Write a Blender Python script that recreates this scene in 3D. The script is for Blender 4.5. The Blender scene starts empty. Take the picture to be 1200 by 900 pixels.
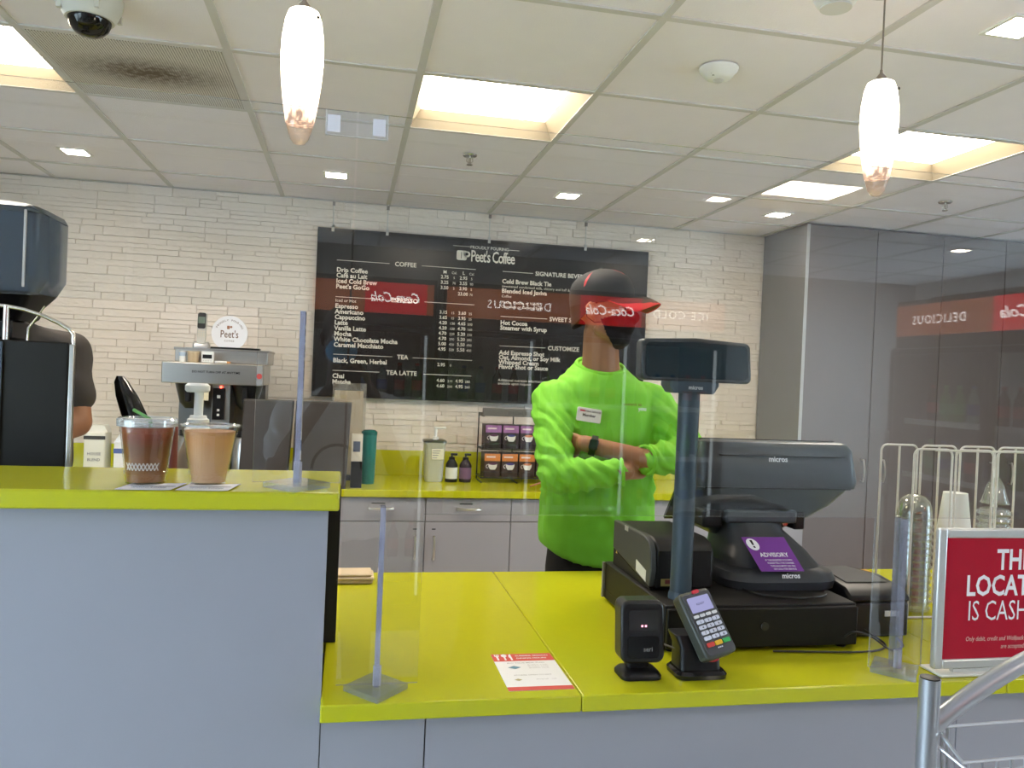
import bpy, bmesh, math, random
from mathutils import Vector, Matrix, Quaternion
random.seed(7)
scene = bpy.context.scene
col = scene.collection
PI = math.pi
H = 1.53            # eye height of the photographer, metres

# ------------------------------------------------------------------ camera
def make_camera():
    yaw, roll, pitch = math.radians(11.537), math.radians(2.434), math.radians(-0.533)
    fw = Vector((math.sin(yaw)*math.cos(pitch), math.cos(yaw)*math.cos(pitch), math.sin(pitch)))
    r0 = Vector((math.cos(yaw), -math.sin(yaw), 0)); u0 = r0.cross(fw)
    r = r0*math.cos(roll) + u0*math.sin(roll); u = -r0*math.sin(roll) + u0*math.cos(roll)
    cd = bpy.data.cameras.new('camera'); cam = bpy.data.objects.new('camera', cd); col.objects.link(cam)
    cam.matrix_world = Matrix(((r.x, u.x, -fw.x, 0), (r.y, u.y, -fw.y, 0), (r.z, u.z, -fw.z, H), (0, 0, 0, 1)))
    cd.sensor_width = 36; cd.lens = 942.9/1200*36; cd.clip_start = 0.02; cd.clip_end = 200
    scene.camera = cam
make_camera()

# ------------------------------------------------------------------ world, exposure
world = bpy.data.worlds.new('daylight'); scene.world = world; world.use_nodes = True
bg = world.node_tree.nodes['Background']
bg.inputs[0].default_value = (0.66, 0.82, 1.0, 1); bg.inputs[1].default_value = 5.8
scene.view_settings.view_transform = 'Standard'; scene.view_settings.look = 'None'
scene.view_settings.gamma = 1; scene.view_settings.use_curve_mapping = False
scene.view_settings.exposure = 1.22
TROFFER, DOWNLIGHT, PENDANT = 15.0, 30.0, 6.0     # lamp brightness

# ------------------------------------------------------------------ materials
def lin(c):
    if isinstance(c, str):
        c = [int(c[i:i+2], 16)/255 for i in (0, 2, 4)]
        c = [x/12.92 if x <= .04045 else ((x+.055)/1.055)**2.4 for x in c]
    return (c[0], c[1], c[2], 1)
MATS = {}
def mat(name, c=(.8, .8, .8), rough=.5, metal=0, spec=.4, vary=0, scale=8, bump=0, bscale=60, emit=None, estr=0, coat=0, sss=0, stretch=(1, 1, 1)):
    if name in MATS: return MATS[name]
    m = bpy.data.materials.new(name); m.use_nodes = True; nt = m.node_tree; b = nt.nodes['Principled BSDF']
    c = lin(c); b.inputs['Base Color'].default_value = c
    b.inputs['Roughness'].default_value = rough; b.inputs['Metallic'].default_value = metal
    b.inputs['Specular IOR Level'].default_value = spec; b.inputs['Coat Weight'].default_value = coat
    if sss: b.inputs['Subsurface Weight'].default_value = sss; b.inputs['Subsurface Radius'].default_value = (.02, .008, .004)
    if emit: b.inputs['Emission Color'].default_value = lin(emit); b.inputs['Emission Strength'].default_value = estr
    tc = nt.nodes.new('ShaderNodeTexCoord'); mp = nt.nodes.new('ShaderNodeMapping'); mp.inputs['Scale'].default_value = stretch
    nt.links.new(tc.outputs['Object'], mp.inputs['Vector'])
    v = vary or .02
    n = nt.nodes.new('ShaderNodeTexNoise'); n.inputs['Scale'].default_value = scale; n.inputs['Detail'].default_value = 5
    nt.links.new(mp.outputs[0], n.inputs['Vector'])
    mx = nt.nodes.new('ShaderNodeMix'); mx.data_type = 'RGBA'
    mx.inputs[6].default_value = tuple(x*(1-v) for x in c[:3])+(1,); mx.inputs[7].default_value = tuple(min(1, x*(1+v)) for x in c[:3])+(1,)
    nt.links.new(n.outputs['Fac'], mx.inputs[0]); nt.links.new(mx.outputs[2], b.inputs['Base Color'])
    if bump:
        n2 = nt.nodes.new('ShaderNodeTexNoise'); n2.inputs['Scale'].default_value = bscale; n2.inputs['Detail'].default_value = 4
        nt.links.new(mp.outputs[0], n2.inputs['Vector'])
        bp = nt.nodes.new('ShaderNodeBump'); bp.inputs['Strength'].default_value = bump; bp.inputs['Distance'].default_value = .01
        nt.links.new(n2.outputs['Fac'], bp.inputs['Height']); nt.links.new(bp.outputs[0], b.inputs['Normal'])
    MATS[name] = m; return m
def clear(name, tint=(1, 1, 1), gloss=.04, rough=0.0, body=None, bodyfac=0):
    """clear sheet plastic: straight-through light with a Schlick mirror coat; body = a little whitish diffuse"""
    if name in MATS: return MATS[name]
    m = bpy.data.materials.new(name); m.use_nodes = True; nt = m.node_tree; nt.nodes.clear()
    out = nt.nodes.new('ShaderNodeOutputMaterial'); tr = nt.nodes.new('ShaderNodeBsdfTransparent'); gl = nt.nodes.new('ShaderNodeBsdfGlossy')
    tr.inputs[0].default_value = (*tint, 1); gl.inputs['Roughness'].default_value = rough; gl.inputs[0].default_value = (1, 1, 1, 1)
    ge = nt.nodes.new('ShaderNodeNewGeometry'); dt = nt.nodes.new('ShaderNodeVectorMath'); dt.operation = 'DOT_PRODUCT'
    nt.links.new(ge.outputs['Incoming'], dt.inputs[0]); nt.links.new(ge.outputs['Normal'], dt.inputs[1])
    def mth(op, a, b2):
        k = nt.nodes.new('ShaderNodeMath'); k.operation = op
        for i, q in enumerate((a, b2)):
            if q is None: continue
            if isinstance(q, (int, float)): k.inputs[i].default_value = q
            else: nt.links.new(q, k.inputs[i])
        return k.outputs[0]
    ab = mth('ABSOLUTE', dt.outputs['Value'], None); inv = mth('SUBTRACT', 1.0, ab); p5 = mth('POWER', inv, 5.0)
    fac = mth('ADD', mth('MULTIPLY', p5, 1-gloss), gloss)
    base = tr.outputs[0]
    if body:
        df = nt.nodes.new('ShaderNodeBsdfDiffuse'); df.inputs[0].default_value = (*body, 1)
        mb = nt.nodes.new('ShaderNodeMixShader'); mb.inputs[0].default_value = bodyfac
        nt.links.new(tr.outputs[0], mb.inputs[1]); nt.links.new(df.outputs[0], mb.inputs[2]); base = mb.outputs[0]
    mx = nt.nodes.new('ShaderNodeMixShader'); nt.links.new(fac, mx.inputs[0]); nt.links.new(base, mx.inputs[1]); nt.links.new(gl.outputs[0], mx.inputs[2])
    nt.links.new(mx.outputs[0], out.inputs[0]); MATS[name] = m; return m
def emis(name, c, s):
    if name in MATS: return MATS[name]
    m = bpy.data.materials.new(name); m.use_nodes = True; nt = m.node_tree; nt.nodes.clear()
    o = nt.nodes.new('ShaderNodeOutputMaterial'); e = nt.nodes.new('ShaderNodeEmission')
    e.inputs[0].default_value = lin(c); e.inputs[1].default_value = s; nt.links.new(e.outputs[0], o.inputs[0]); MATS[name] = m; return m

WHITE = lambda: mat('white_plastic', (.78, .78, .76), .4)
BLACK = lambda: mat('black_plastic', (.008, .008, .009), .38, spec=.3)
DARK = lambda: mat('charcoal_plastic', (.045, .055, .065), .38)
STEEL = lambda: mat('brushed_steel', (.55, .53, .50), .3, 1, vary=.06, scale=6, stretch=(1, 1, 40))
CHROME = lambda: mat('chrome', (.8, .8, .8), .15, 1)

# ------------------------------------------------------------------ mesh helpers
class MB:
    def __init__(s): s.v = []; s.f = []; s.mi = []; s.cur = 0
    def add(s, vs, fs):
        o = len(s.v); s.v += [tuple(p) for p in vs]; s.f += [tuple(i+o for i in f) for f in fs]; s.mi += [s.cur]*len(fs); return s
    def box(s, a, b, xf=None):
        x0, y0, z0 = a; x1, y1, z1 = b
        vs = [(x0, y0, z0), (x1, y0, z0), (x1, y1, z0), (x0, y1, z0), (x0, y0, z1), (x1, y0, z1), (x1, y1, z1), (x0, y1, z1)]
        if xf: vs = [xf(Vector(p)) for p in vs]
        return s.add(vs, [(0, 3, 2, 1), (4, 5, 6, 7), (0, 1, 5, 4), (1, 2, 6, 5), (2, 3, 7, 6), (3, 0, 4, 7)])
    def cbox(s, c, d): return s.box([c[i]-d[i]/2 for i in range(3)], [c[i]+d[i]/2 for i in range(3)])
    def cone(s, p0, p1, r0, r1, n=16, caps=True):
        p0, p1 = Vector(p0), Vector(p1); d = (p1-p0).normalized()
        a = d.orthogonal().normalized(); b = d.cross(a); vs = []
        for p, r in ((p0, r0), (p1, r1)):
            vs += [p + (a*math.cos(2*PI*k/n)+b*math.sin(2*PI*k/n))*r for k in range(n)]
        fs = [(k, (k+1) % n, n+(k+1) % n, n+k) for k in range(n)]
        if caps: fs += [tuple(range(n-1, -1, -1)), tuple(range(n, 2*n))]
        return s.add(vs, fs)
    def tube(s, pts, r, n=8, closed=False, caps=True):
        pts = [Vector(p) for p in pts]; m = len(pts); vs = []; prev = None
        for i, p in enumerate(pts):
            if closed: d = pts[(i+1) % m]-pts[i-1]
            else: d = pts[min(i+1, m-1)]-pts[max(i-1, 0)]
            d.normalize()
            a = d.orthogonal().normalized() if prev is None else (prev-d*prev.dot(d)).normalized()
            prev = a; b = d.cross(a); rr = r[i] if isinstance(r, (list, tuple)) else r
            vs += [p+(a*math.cos(2*PI*k/n)+b*math.sin(2*PI*k/n))*rr for k in range(n)]
        fs = []
        for i in range(m if closed else m-1):
            j = (i+1) % m
            fs += [(i*n+k, i*n+(k+1) % n, j*n+(k+1) % n, j*n+k) for k in range(n)]
        if not closed and caps: fs += [tuple(range(n-1, -1, -1)), tuple((m-1)*n+k for k in range(n))]
        return s.add(vs, fs)
    def lathe(s, prof, c=(0, 0, 0), n=32, sx=1, sy=1, a0=0):
        """prof: (radius, z) pairs from bottom to top"""
        vs = []
        for r, z in prof: vs += [(c[0]+sx*r*math.cos(a0+2*PI*k/n), c[1]+sy*r*math.sin(a0+2*PI*k/n), c[2]+z) for k in range(n)]
        fs = []
        for i in range(len(prof)-1): fs += [(i*n+k, i*n+(k+1) % n, (i+1)*n+(k+1) % n, (i+1)*n+k) for k in range(n)]
        if prof[0][0] > 1e-6: fs.append(tuple(range(n-1, -1, -1)))
        if prof[-1][0] > 1e-6: fs.append(tuple((len(prof)-1)*n+k for k in range(n)))
        return s.add(vs, fs)
    def prism(s, poly, o, U, V, W, w0, w1):
        """polygon (u,v) extruded along W from w0 to w1"""
        o, U, V, W = Vector(o), Vector(U), Vector(V), Vector(W); n = len(poly)
        vs = [o+U*p[0]+V*p[1]+W*w for w in (w0, w1) for p in poly]
        fs = [tuple(range(n-1, -1, -1)), tuple(range(n, 2*n))]+[(k, (k+1) % n, n+(k+1) % n, n+k) for k in range(n)]
        return s.add(vs, fs)
    def loft(s, rings, caps=True):
        n = len(rings[0]); vs = [p for r in rings for p in r]; fs = []
        for i in range(len(rings)-1): fs += [(i*n+k, i*n+(k+1) % n, (i+1)*n+(k+1) % n, (i+1)*n+k) for k in range(n)]
        if caps: fs += [tuple(range(n-1, -1, -1)), tuple((len(rings)-1)*n+k for k in range(n))]
        return s.add(vs, fs)
    def ball(s, c, r, n=16, m=10):
        if isinstance(r, (int, float)): r = (r, r, r)
        rings = []
        prof = [(math.sin(PI*(i+.5)/m), -math.cos(PI*(i+.5)/m)) for i in range(m)]
        for q, z in prof: rings.append([(c[0]+r[0]*q*math.cos(2*PI*k/n), c[1]+r[1]*q*math.sin(2*PI*k/n), c[2]+r[2]*z) for k in range(n)])
        return s.loft(rings)
    def text(s, body, o, U, V, size, bold=0, align='CENTER', spacing=1, shear=0, w=0.0, width=1.0):
        cu = bpy.data.curves.new('t', 'FONT'); cu.body = body; cu.size = size; cu.align_x = align; cu.offset = bold*size; cu.space_character = spacing; cu.shear = shear
        cu.resolution_u = 2
        ob = bpy.data.objects.new('t', cu); me = bpy.data.meshes.new_from_object(ob)
        o, U, V = Vector(o), Vector(U), Vector(V); N = U.cross(V)
        s.add([o+U*(p.co.x*width)+V*p.co.y+N*w for p in me.vertices], [tuple(p.vertices) for p in me.polygons])
        bpy.data.objects.remove(ob); bpy.data.curves.remove(cu); bpy.data.meshes.remove(me); return s
    def mesh(s, name, fix=True):
        me = bpy.data.meshes.new(name); me.from_pydata(s.v, [], s.f); me.update()
        if fix:
            bm = bmesh.new(); bm.from_mesh(me); bmesh.ops.recalc_face_normals(bm, faces=bm.faces); bm.to_mesh(me); bm.free()
        return me
    def build(s, name, m, parent=None, bev=0, seg=2, ang=38, fix=True, smooth=True):
        me = s.mesh(name, fix)
        ms = m if isinstance(m, (list, tuple)) else [m]
        for q in ms: me.materials.append(q)
        if len(ms) > 1: me.polygons.foreach_set('material_index', s.mi)
        if smooth:
            me.shade_smooth(); me.set_sharp_from_angle(angle=math.radians(ang))
        ob = bpy.data.objects.new(name, me); col.objects.link(ob)
        if parent is not None: ob.parent = parent; ob.matrix_parent_inverse = Matrix.Translation(parent.location).inverted() if parent.type == 'EMPTY' and tuple(parent.location) != (0, 0, 0) else Matrix()
        if bev:
            b = ob.modifiers.new('bevel', 'BEVEL'); b.width = bev; b.segments = seg; b.limit_method = 'ANGLE'; b.angle_limit = math.radians(40)
        return ob
def tag(o, label, cat, group=None, kind=None):
    o['label'] = label; o['category'] = cat
    if group: o['group'] = group
    if kind: o['kind'] = kind
    return o
def struct(o, label=None, cat=None):
    o['kind'] = 'structure'
    if label: o['label'] = label
    if cat: o['category'] = cat
    return o
def empty(name, loc, label=None, cat=None, group=None, kind=None):
    o = bpy.data.objects.new(name, None); col.objects.link(o); o.location = loc; o.empty_display_size = .05
    if label: tag(o, label, cat, group)
    if kind: o['kind'] = kind
    return o
def inst(src, name, parent, loc=None, mtx=None):
    """another object sharing src's mesh, as a child piece"""
    o = src.copy(); o.name = name; col.objects.link(o)
    if parent is not None: o.parent = parent; o.matrix_parent_inverse = Matrix.Translation(parent.location).inverted() if tuple(parent.location) != (0, 0, 0) else Matrix()
    if mtx is not None: o.matrix_basis = mtx
    elif loc is not None: o.location = loc
    return o
def kids(o): return [c for c in bpy.data.objects if c.parent == o]
def copy_tree(o, parent=None, delta=(0, 0, 0)):
    ch = kids(o); c = o.copy(); col.objects.link(c); c.parent = parent
    if parent is None: c.location = Vector(o.location)+Vector(delta)
    for k in ch: copy_tree(k, c)
    return c
X, Yv, Zv = Vector((1, 0, 0)), Vector((0, 1, 0)), Vector((0, 0, 1))
def rrect(w, h, r, n=4, cx=0, cy=0):
    pts = []
    for qx, qy, a in ((1, 1, 0), (-1, 1, 90), (-1, -1, 180), (1, -1, 270)):
        for k in range(n+1):
            t = math.radians(a+90*k/n); pts.append((cx+qx*(w/2-r)+r*math.cos(t), cy+qy*(h/2-r)+r*math.sin(t)))
    return pts
def arc(c, r, a0, a1, n, U, V):
    c = Vector(c); return [c+Vector(U)*r*math.cos(a0+(a1-a0)*k/n)+Vector(V)*r*math.sin(a0+(a1-a0)*k/n) for k in range(n+1)]
# ================================================================== SETTING
CEIL = 2.522; WALLY = 4.90
GX = lambda i: -1.0246+.61*i
GY = lambda j: 2.0827+.61*j
XL, XR, YF = -3.45, 5.1, -3.4       # side walls and shop front

paint = mat('wall_paint', (.62, .61, .58), .6, bump=.05)
tilem = mat('ceiling_tile_white', (.88, .84, .90), .75, vary=.03, bump=.12, bscale=220)
gridm = mat('grid_white', (.62, .60, .59), .5)
b = MB().box((XL, YF, -.05), (XR, WALLY, 0)); fl = struct(b.build('floor', mat('floor_vinyl', (.55, .53, .50), .35, vary=.08, scale=3)))
fl['label'] = 'grey shop floor behind and in front of the counter'
b = MB().box((-30, -30, -.3), (30, 30, -.06)); struct(b.build('ground_outside', mat('concrete', (.6, .57, .52), .8, vary=.1, scale=2)))

# ---- ceiling: slab above, tiles and grid bars as pieces
b = MB().box((XL, YF, CEIL+.22), (XR, WALLY, CEIL+.3)); ceiling = struct(b.build('ceiling', mat('plenum', (.2, .2, .2), .8)))
ceiling['label'] = 'suspended ceiling of white square tiles in a white grid'
tm = MB().box((-.296, -.296, 0), (.296, .296, .015)); t0 = None
TROFFERS = [(-1, 1), (2, 1), (5, 1), (5, -5)]; GRILLE = (0, 1)
ti = list(range(-4, 11)); tj = list(range(-9, 5))
for i in ti:
    for j in tj:
        if (i, j) in TROFFERS or (i, j) == GRILLE: continue
        cx, cy = GX(i)+.305, GY(j)+.305
        x0, x1, y0, y1 = max(GX(i)+.009, XL), min(GX(i+1)-.009, XR), max(GY(j)+.009, YF), min(GY(j+1)-.009, WALLY)
        if x1-x0 < .02 or y1-y0 < .02: continue
        full = x1-x0 > .59 and y1-y0 > .59
        if full and t0 is not None: inst(t0, 'ceiling_tile', ceiling, (cx, cy, CEIL+.005)); continue
        o = MB().box((x0-cx, y0-cy, 0), (x1-cx, y1-cy, .015)).build('ceiling_tile', tilem, ceiling); o.location = (cx, cy, CEIL+.005)
        if full: t0 = o
bar = MB()
for i in range(-3, 11):
    if XL < GX(i) < XR: MB().box((GX(i)-.012, YF, CEIL-.001), (GX(i)+.012, WALLY, CEIL+.03)).build('grid_bar', gridm, ceiling)
for j in range(-8, 5):
    MB().box((XL, GY(j)-.012, CEIL-.0004), (XR, GY(j)+.012, CEIL+.03)).build('grid_bar', gridm, ceiling)
MB().box((XL, WALLY-.02, CEIL-.002), (2.62, WALLY, CEIL+.002)).build('edge_trim', gridm, ceiling)

# ---- walls
wb = MB().box((XL-.1, WALLY, -.05), (XR+.1, WALLY+.1, CEIL+.3)).build('wall_back', paint); struct(wb); wb['label'] = 'back wall clad in white split-stone strips'
# shop front wall with one glazed bay; long windows in both side walls of the shop floor
frame_m = mat('aluminium_dark', (.05, .05, .055), .35, .7)
pane_m = clear('window_glass', (.95, .98, .97), .04)
wallf = mat('front_wall_paint', (.3, .29, .28), .6)
wf = MB().box((XL, YF-.12, -.05), (XR, YF, CEIL+.3)).build('wall_front', wallf); struct(wf)
wp = struct(MB().box((-2.3, -1.12, 0), (-1.06, -1.0, CEIL-.004)).build('added_partition', mat('added_partition_white', (.5, .5, .5), .6))); wp['label'] = 'added white partition behind the photographer, unseen, giving the shield a pale reflection'  # unseen wall added so the bar shield mirrors a paler area
SY0, SY1, SZ0, SZ1 = -3.2, 1.2, .55, 2.4
for nm, xa, xb in (('wall_left', XL-.1, XL), ('wall_right', XR, XR+.1)):
    w = MB().box((xa, SY1, -.05), (xb, WALLY, CEIL+.3)).box((xa, YF, -.05), (xb, SY0, CEIL+.3)).box((xa, SY0, -.05), (xb, SY1, SZ0)).box((xa, SY0, SZ1), (xb, SY1, CEIL+.3)).build(nm, paint); struct(w)
def window(n, p0, p1, z0, z1):
    p0, p1 = Vector(p0), Vector(p1); d = (p1-p0).normalized(); nrm = Vector((-d.y, d.x, 0)); L = (p1-p0).length
    w = MB()
    def bx(u0, u1, za, zb, t): w.prism([(u0, za), (u1, za), (u1, zb), (u0, zb)], p0, d, Zv, nrm, -t, t)
    bx(0, .05, z0, z1, .04); bx(L-.05, L, z0, z1, .04); bx(.05, L-.05, z0, z0+.05, .04); bx(.05, L-.05, z1-.05, z1, .04)
    w = struct(w.build('window_%d' % n, frame_m)); w['label'] = 'dark framed shop window letting in daylight'
    MB().prism([(.05, z0+.05), (L-.05, z0+.05), (L-.05, z1-.05), (.05, z1-.05)], p0, d, Zv, nrm, -.003, .003).build('window_pane', pane_m, w)
for k in range(3):
    ya, yb = SY0+(SY1-SY0)*k/3, SY0+(SY1-SY0)*(k+1)/3
    window(1+k, (XL-.05, ya, 0), (XL-.05, yb, 0), SZ0, SZ1); window(4+k, (XR+.05, ya, 0), (XR+.05, yb, 0), SZ0, SZ1)

# ---- split-stone strips on the back wall
stone = mat('white_stone', (.80, .72, .645), .72, vary=.06, scale=5, bump=.55, bscale=26, stretch=(1, 1, 2.6))
rest = MB(); cand = []
z = .92
while z < CEIL-.004:
    h = random.choice((.026, .034, .042, .05)); h = min(h, CEIL-.002-z)
    x = -2.3+random.uniform(-.3, 0)
    while x < 2.66:
        w = random.choice((.12, .17, .24, .3, .38)); xe = min(x+w, 2.66)
        pr = random.uniform(.005, .012)
        # now and then one strip is laid as two thinner ones
        if h > .045 and random.random() < .25: q = [(z, z+h*.5, pr), (z+h*.5, z+h, random.uniform(.004, .011))]
        else: q = [(z, z+h, pr)]
        for (za, zb, p) in q: cand.append((x, xe, za, zb, p))
        x = xe
    z += h
def seen(c):   # not covered by the menu board, backsplash or the tall cabinets, and inside the photograph
    x0, x1, z0, z1, p = c
    if z1 < 1.06 or x1 < -1.95: return False
    if x0 > -.18 and x1 < 1.82 and z0 > 1.38 and z1 < 2.34: return False
    return True
vis = sorted([c for c in cand if seen(c)], key=lambda c: -(c[1]-c[0])*(c[3]-c[2]))
def stone_mb(mb, c):
    x0, x1, z0, z1, p = c; g = .0; t = .0018
    tl = [random.uniform(-.3, .3)*p for _ in range(4)]
    vs = [(x0+g, WALLY, z0+g), (x1-g, WALLY, z0+g), (x1-g, WALLY, z1-g), (x0+g, WALLY, z1-g),
          (x0+g+t, WALLY-p+tl[0], z0+g+t*.6), (x1-g-t, WALLY-p+tl[1], z0+g+t*.6), (x1-g-t, WALLY-p+tl[2], z1-g-t*.6), (x0+g+t, WALLY-p+tl[3], z1-g-t*.6)]
    mb.add(vs, [(4, 5, 6, 7), (0, 1, 5, 4), (1, 2, 6, 5), (2, 3, 7, 6), (3, 0, 4, 7)])
    return mb
for c in vis[:300]: stone_mb(MB(), c).build('stone', stone, wb, smooth=False)
keep = set(vis[:300])
for c in cand:
    if c not in keep: stone_mb(rest, c)
o = rest.build('stone_courses', stone, wb, smooth=False); o['kind'] = 'stuff'

# ================================================================== CEILING FIXTURES
def troffer(i, j, label):
    x0, x1, y0, y1 = GX(i)+.012, GX(i+1)-.012, GY(j)+.012, GY(j+1)-.012; d = .038; zt = CEIL+.07
    r = empty('ceiling_light', ((x0+x1)/2, (y0+y1)/2, CEIL), label, 'ceiling light', 'recessed square ceiling lights')
    hb = MB(); a = [(x0, y0, CEIL), (x1, y0, CEIL), (x1, y1, CEIL), (x0, y1, CEIL), (x0+d, y0+d, zt), (x1-d, y0+d, zt), (x1-d, y1-d, zt), (x0+d, y1-d, zt)]
    hb.add(a, [(0, 1, 5, 4), (1, 2, 6, 5), (2, 3, 7, 6), (3, 0, 4, 7)])
    hb.build('housing', mat('light_well', (.16, .135, .095), .6, spec=.1), r, smooth=False)
    MB().box((x0+d, y0+d, zt-.004), (x1-d, y1-d, zt+.01)).build('diffuser', emis('troffer_diffuser', (1, .89, .74), TROFFER), r)
tl = {(2, 1): 'large bright square light panel above the menu board', (-1, 1): 'large bright square light panel beside the stained air grille, cut by the frame',
      (5, 1): 'large bright square light panel behind the pendant near the tall cabinets', (5, -5): 'square light panel over the shop floor, seen mirrored in the shield',
      (-1, -5): 'square light panel over the shop floor near the side wall', (2, -9): 'square light panel over the drink coolers', (-1, -8): 'square light panel over the shop entrance'}
for k in TROFFERS: troffer(*k, tl[k])
def downlight(x, y, label, s=.052):
    r = empty('downlight', (x, y, CEIL), label, 'downlight', 'small square downlights')
    f = MB()
    for a, b2 in (((-s-.012, -s-.012), (s+.012, -s)), ((-s-.012, s), (s+.012, s+.012)), ((-s-.012, -s), (-s, s)), ((s, -s), (s+.012, s))):
        f.box((x+a[0], y+a[1], CEIL-.002), (x+b2[0], y+b2[1], CEIL+.004))
    f.build('trim_ring', mat('downlight_trim', (.8, .79, .75), .4), r)
    MB().box((x-s, y-s, CEIL+.0005), (x+s, y+s, CEIL+.004)).build('lens', emis('downlight_lens', (1, .89, .74), DOWNLIGHT), r)
for x, y, l in ((-1.33, 4.24, 'small square downlight above the grinder hopper side of the stone wall'), (-.1, 4.24, 'small square downlight over the coffee brewer, behind the shield clip'),
                (1.13, 4.24, 'small square downlight above the man in the cap'), (2.38, 4.24, 'small square downlight against the tall cabinet corner'),
                (1.72, 1.86, 'small square downlight at the top corner of the frame'), (1.9, -.86, 'small square downlight over the shop floor, mirrored beside the cabinets'),
                (2.0, -2.2, 'small square downlight over the coolers, mirrored at the menu corner'), (4.08, -1.66, 'small square downlight near the side wall, mirrored in the cabinet doors')):
    downlight(x, y, l)

# perforated air grille with a dirt stain
def grille():
    i, j = GRILLE; cx, cy = GX(i)+.305, GY(j)+.305
    m = bpy.data.materials.new('perforated_metal'); m.use_nodes = True; nt = m.node_tree; bs = nt.nodes['Principled BSDF']; bs.inputs['Roughness'].default_value = .6
    tc = nt.nodes.new('ShaderNodeTexCoord'); vo = nt.nodes.new('ShaderNodeTexVoronoi'); vo.inputs['Scale'].default_value = 120; vo.inputs['Randomness'].default_value = 0
    nt.links.new(tc.outputs['Object'], vo.inputs['Vector'])
    r1 = nt.nodes.new('ShaderNodeValToRGB'); r1.color_ramp.elements[0].position = .28; r1.color_ramp.elements[0].color = (.13, .12, .1, 1); r1.color_ramp.elements[1].position = .36; r1.color_ramp.elements[1].color = (.70, .66, .62, 1)
    nt.links.new(vo.outputs['Distance'], r1.inputs[0])
    # the stain: soft ellipse broken up by noise
    mp = nt.nodes.new('ShaderNodeMapping'); mp.inputs['Location'].default_value = (.0, .06, 0); mp.inputs['Scale'].default_value = (3.3, 6.0, 1)
    nt.links.new(tc.outputs['Object'], mp.inputs[0]); gr = nt.nodes.new('ShaderNodeTexGradient'); gr.gradient_type = 'SPHERICAL'; nt.links.new(mp.outputs[0], gr.inputs[0])
    no = nt.nodes.new('ShaderNodeTexNoise'); no.inputs['Scale'].default_value = 40; nt.links.new(tc.outputs['Object'], no.inputs[0])
    mu = nt.nodes.new('ShaderNodeMath'); mu.operation = 'MULTIPLY'; nt.links.new(gr.outputs['Fac'], mu.inputs[0]); nt.links.new(no.outputs['Fac'], mu.inputs[1])
    mx = nt.nodes.new('ShaderNodeMix'); mx.data_type = 'RGBA'; nt.links.new(mu.outputs[0], mx.inputs[0]); nt.links.new(r1.outputs[0], mx.inputs[6]); mx.inputs[7].default_value = (.09, .06, .03, 1)
    mu.use_clamp = True; m2 = nt.nodes.new('ShaderNodeMath'); m2.operation = 'MULTIPLY'; m2.inputs[1].default_value = 2.2; m2.use_clamp = True
    nt.links.new(mu.outputs[0], m2.inputs[0]); nt.links.new(m2.outputs[0], mx.inputs[0])
    nt.links.new(mx.outputs[2], bs.inputs['Base Color'])
    r = empty('air_grille', (cx, cy, CEIL), 'perforated white ceiling air grille with a brown dirt stain', 'air grille')
    o = MB().box((-.285, -.285, 0), (.285, .285, .006)).build('perforated_face', m, r); o.matrix_parent_inverse = Matrix()
    MB().box((cx-.296, cy-.296, CEIL+.001), (cx+.296, cy-.285, CEIL+.012)).box((cx-.296, cy+.285, CEIL+.001), (cx+.296, cy+.296, CEIL+.012)).box((cx-.296, cy-.285, CEIL+.001), (cx-.285, cy+.285, CEIL+.012)).box((cx+.285, cy-.285, CEIL+.001), (cx+.296, cy+.285, CEIL+.012)).build('rim', gridm, r)
grille()

# dome camera
def dome_camera(x, y):
    r = empty('security_camera', (x, y, CEIL), 'white dome security camera with black glossy dome on the ceiling', 'camera')
    MB().lathe([(.0, -.062), (.062, -.062), (.072, -.045), (.082, -.02), (.084, 0)], (x, y, CEIL), 40).build('housing', mat('camera_white', (.62, .61, .56), .4), r)
    MB().lathe([(.001, -.108), (.02, -.106), (.036, -.098), (.048, -.085), (.055, -.068), (.056, -.055)], (x, y, CEIL), 40).build('dome', mat('dome_black', (.008, .008, .008), .06), r, fix=True)
    for k in range(4):
        a = k*PI/2+.5; MB().box((x+.076*math.cos(a)-.006, y+.076*math.sin(a)-.006, CEIL-.05), (x+.076*math.cos(a)+.006, y+.076*math.sin(a)+.006, CEIL-.03)).build('clip', mat('camera_white', (.62, .61, .56), .4), r)
dome_camera(-.735, 2.42)
def sensor():
    x, y = 1.1, 2.36
    r = empty('motion_sensor', (x, y, CEIL), 'round white motion sensor on the ceiling near the pendant', 'sensor')
    MB().lathe([(0, -.036), (.022, -.036), (.040, -.030), (.059, -.008), (.061, 0)], (x, y, CEIL), 40).build('base', WHITE(), r)
    MB().lathe([(0, -.044), (.010, -.043), (.016, -.038), (.018, -.03)], (x, y, CEIL), 24).build('lens', mat('lens_grey', (.6, .6, .58), .3), r)
    for q, (dx, dz) in enumerate(((-.032, -.024), (-.026, -.029))): MB().cbox((x+dx, y-.022, CEIL+dz), (.008, .005, .006)).build('slot', BLACK(), r)
sensor()
r = empty('smoke_detector', (1.16, 1.83, CEIL), 'round white smoke detector at the top edge of the frame', 'detector')
MB().lathe([(0, -.035), (.03, -.035), (.045, -.028), (.055, -.01), (.057, 0)], (1.16, 1.83, CEIL), 40).build('body', WHITE(), r)
MB().lathe([(.034, -.037), (.038, -.037), (.038, -.03), (.034, -.03)], (1.16, 1.83, CEIL), 40).build('vent_ring', mat('lens_grey'), r)
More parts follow.
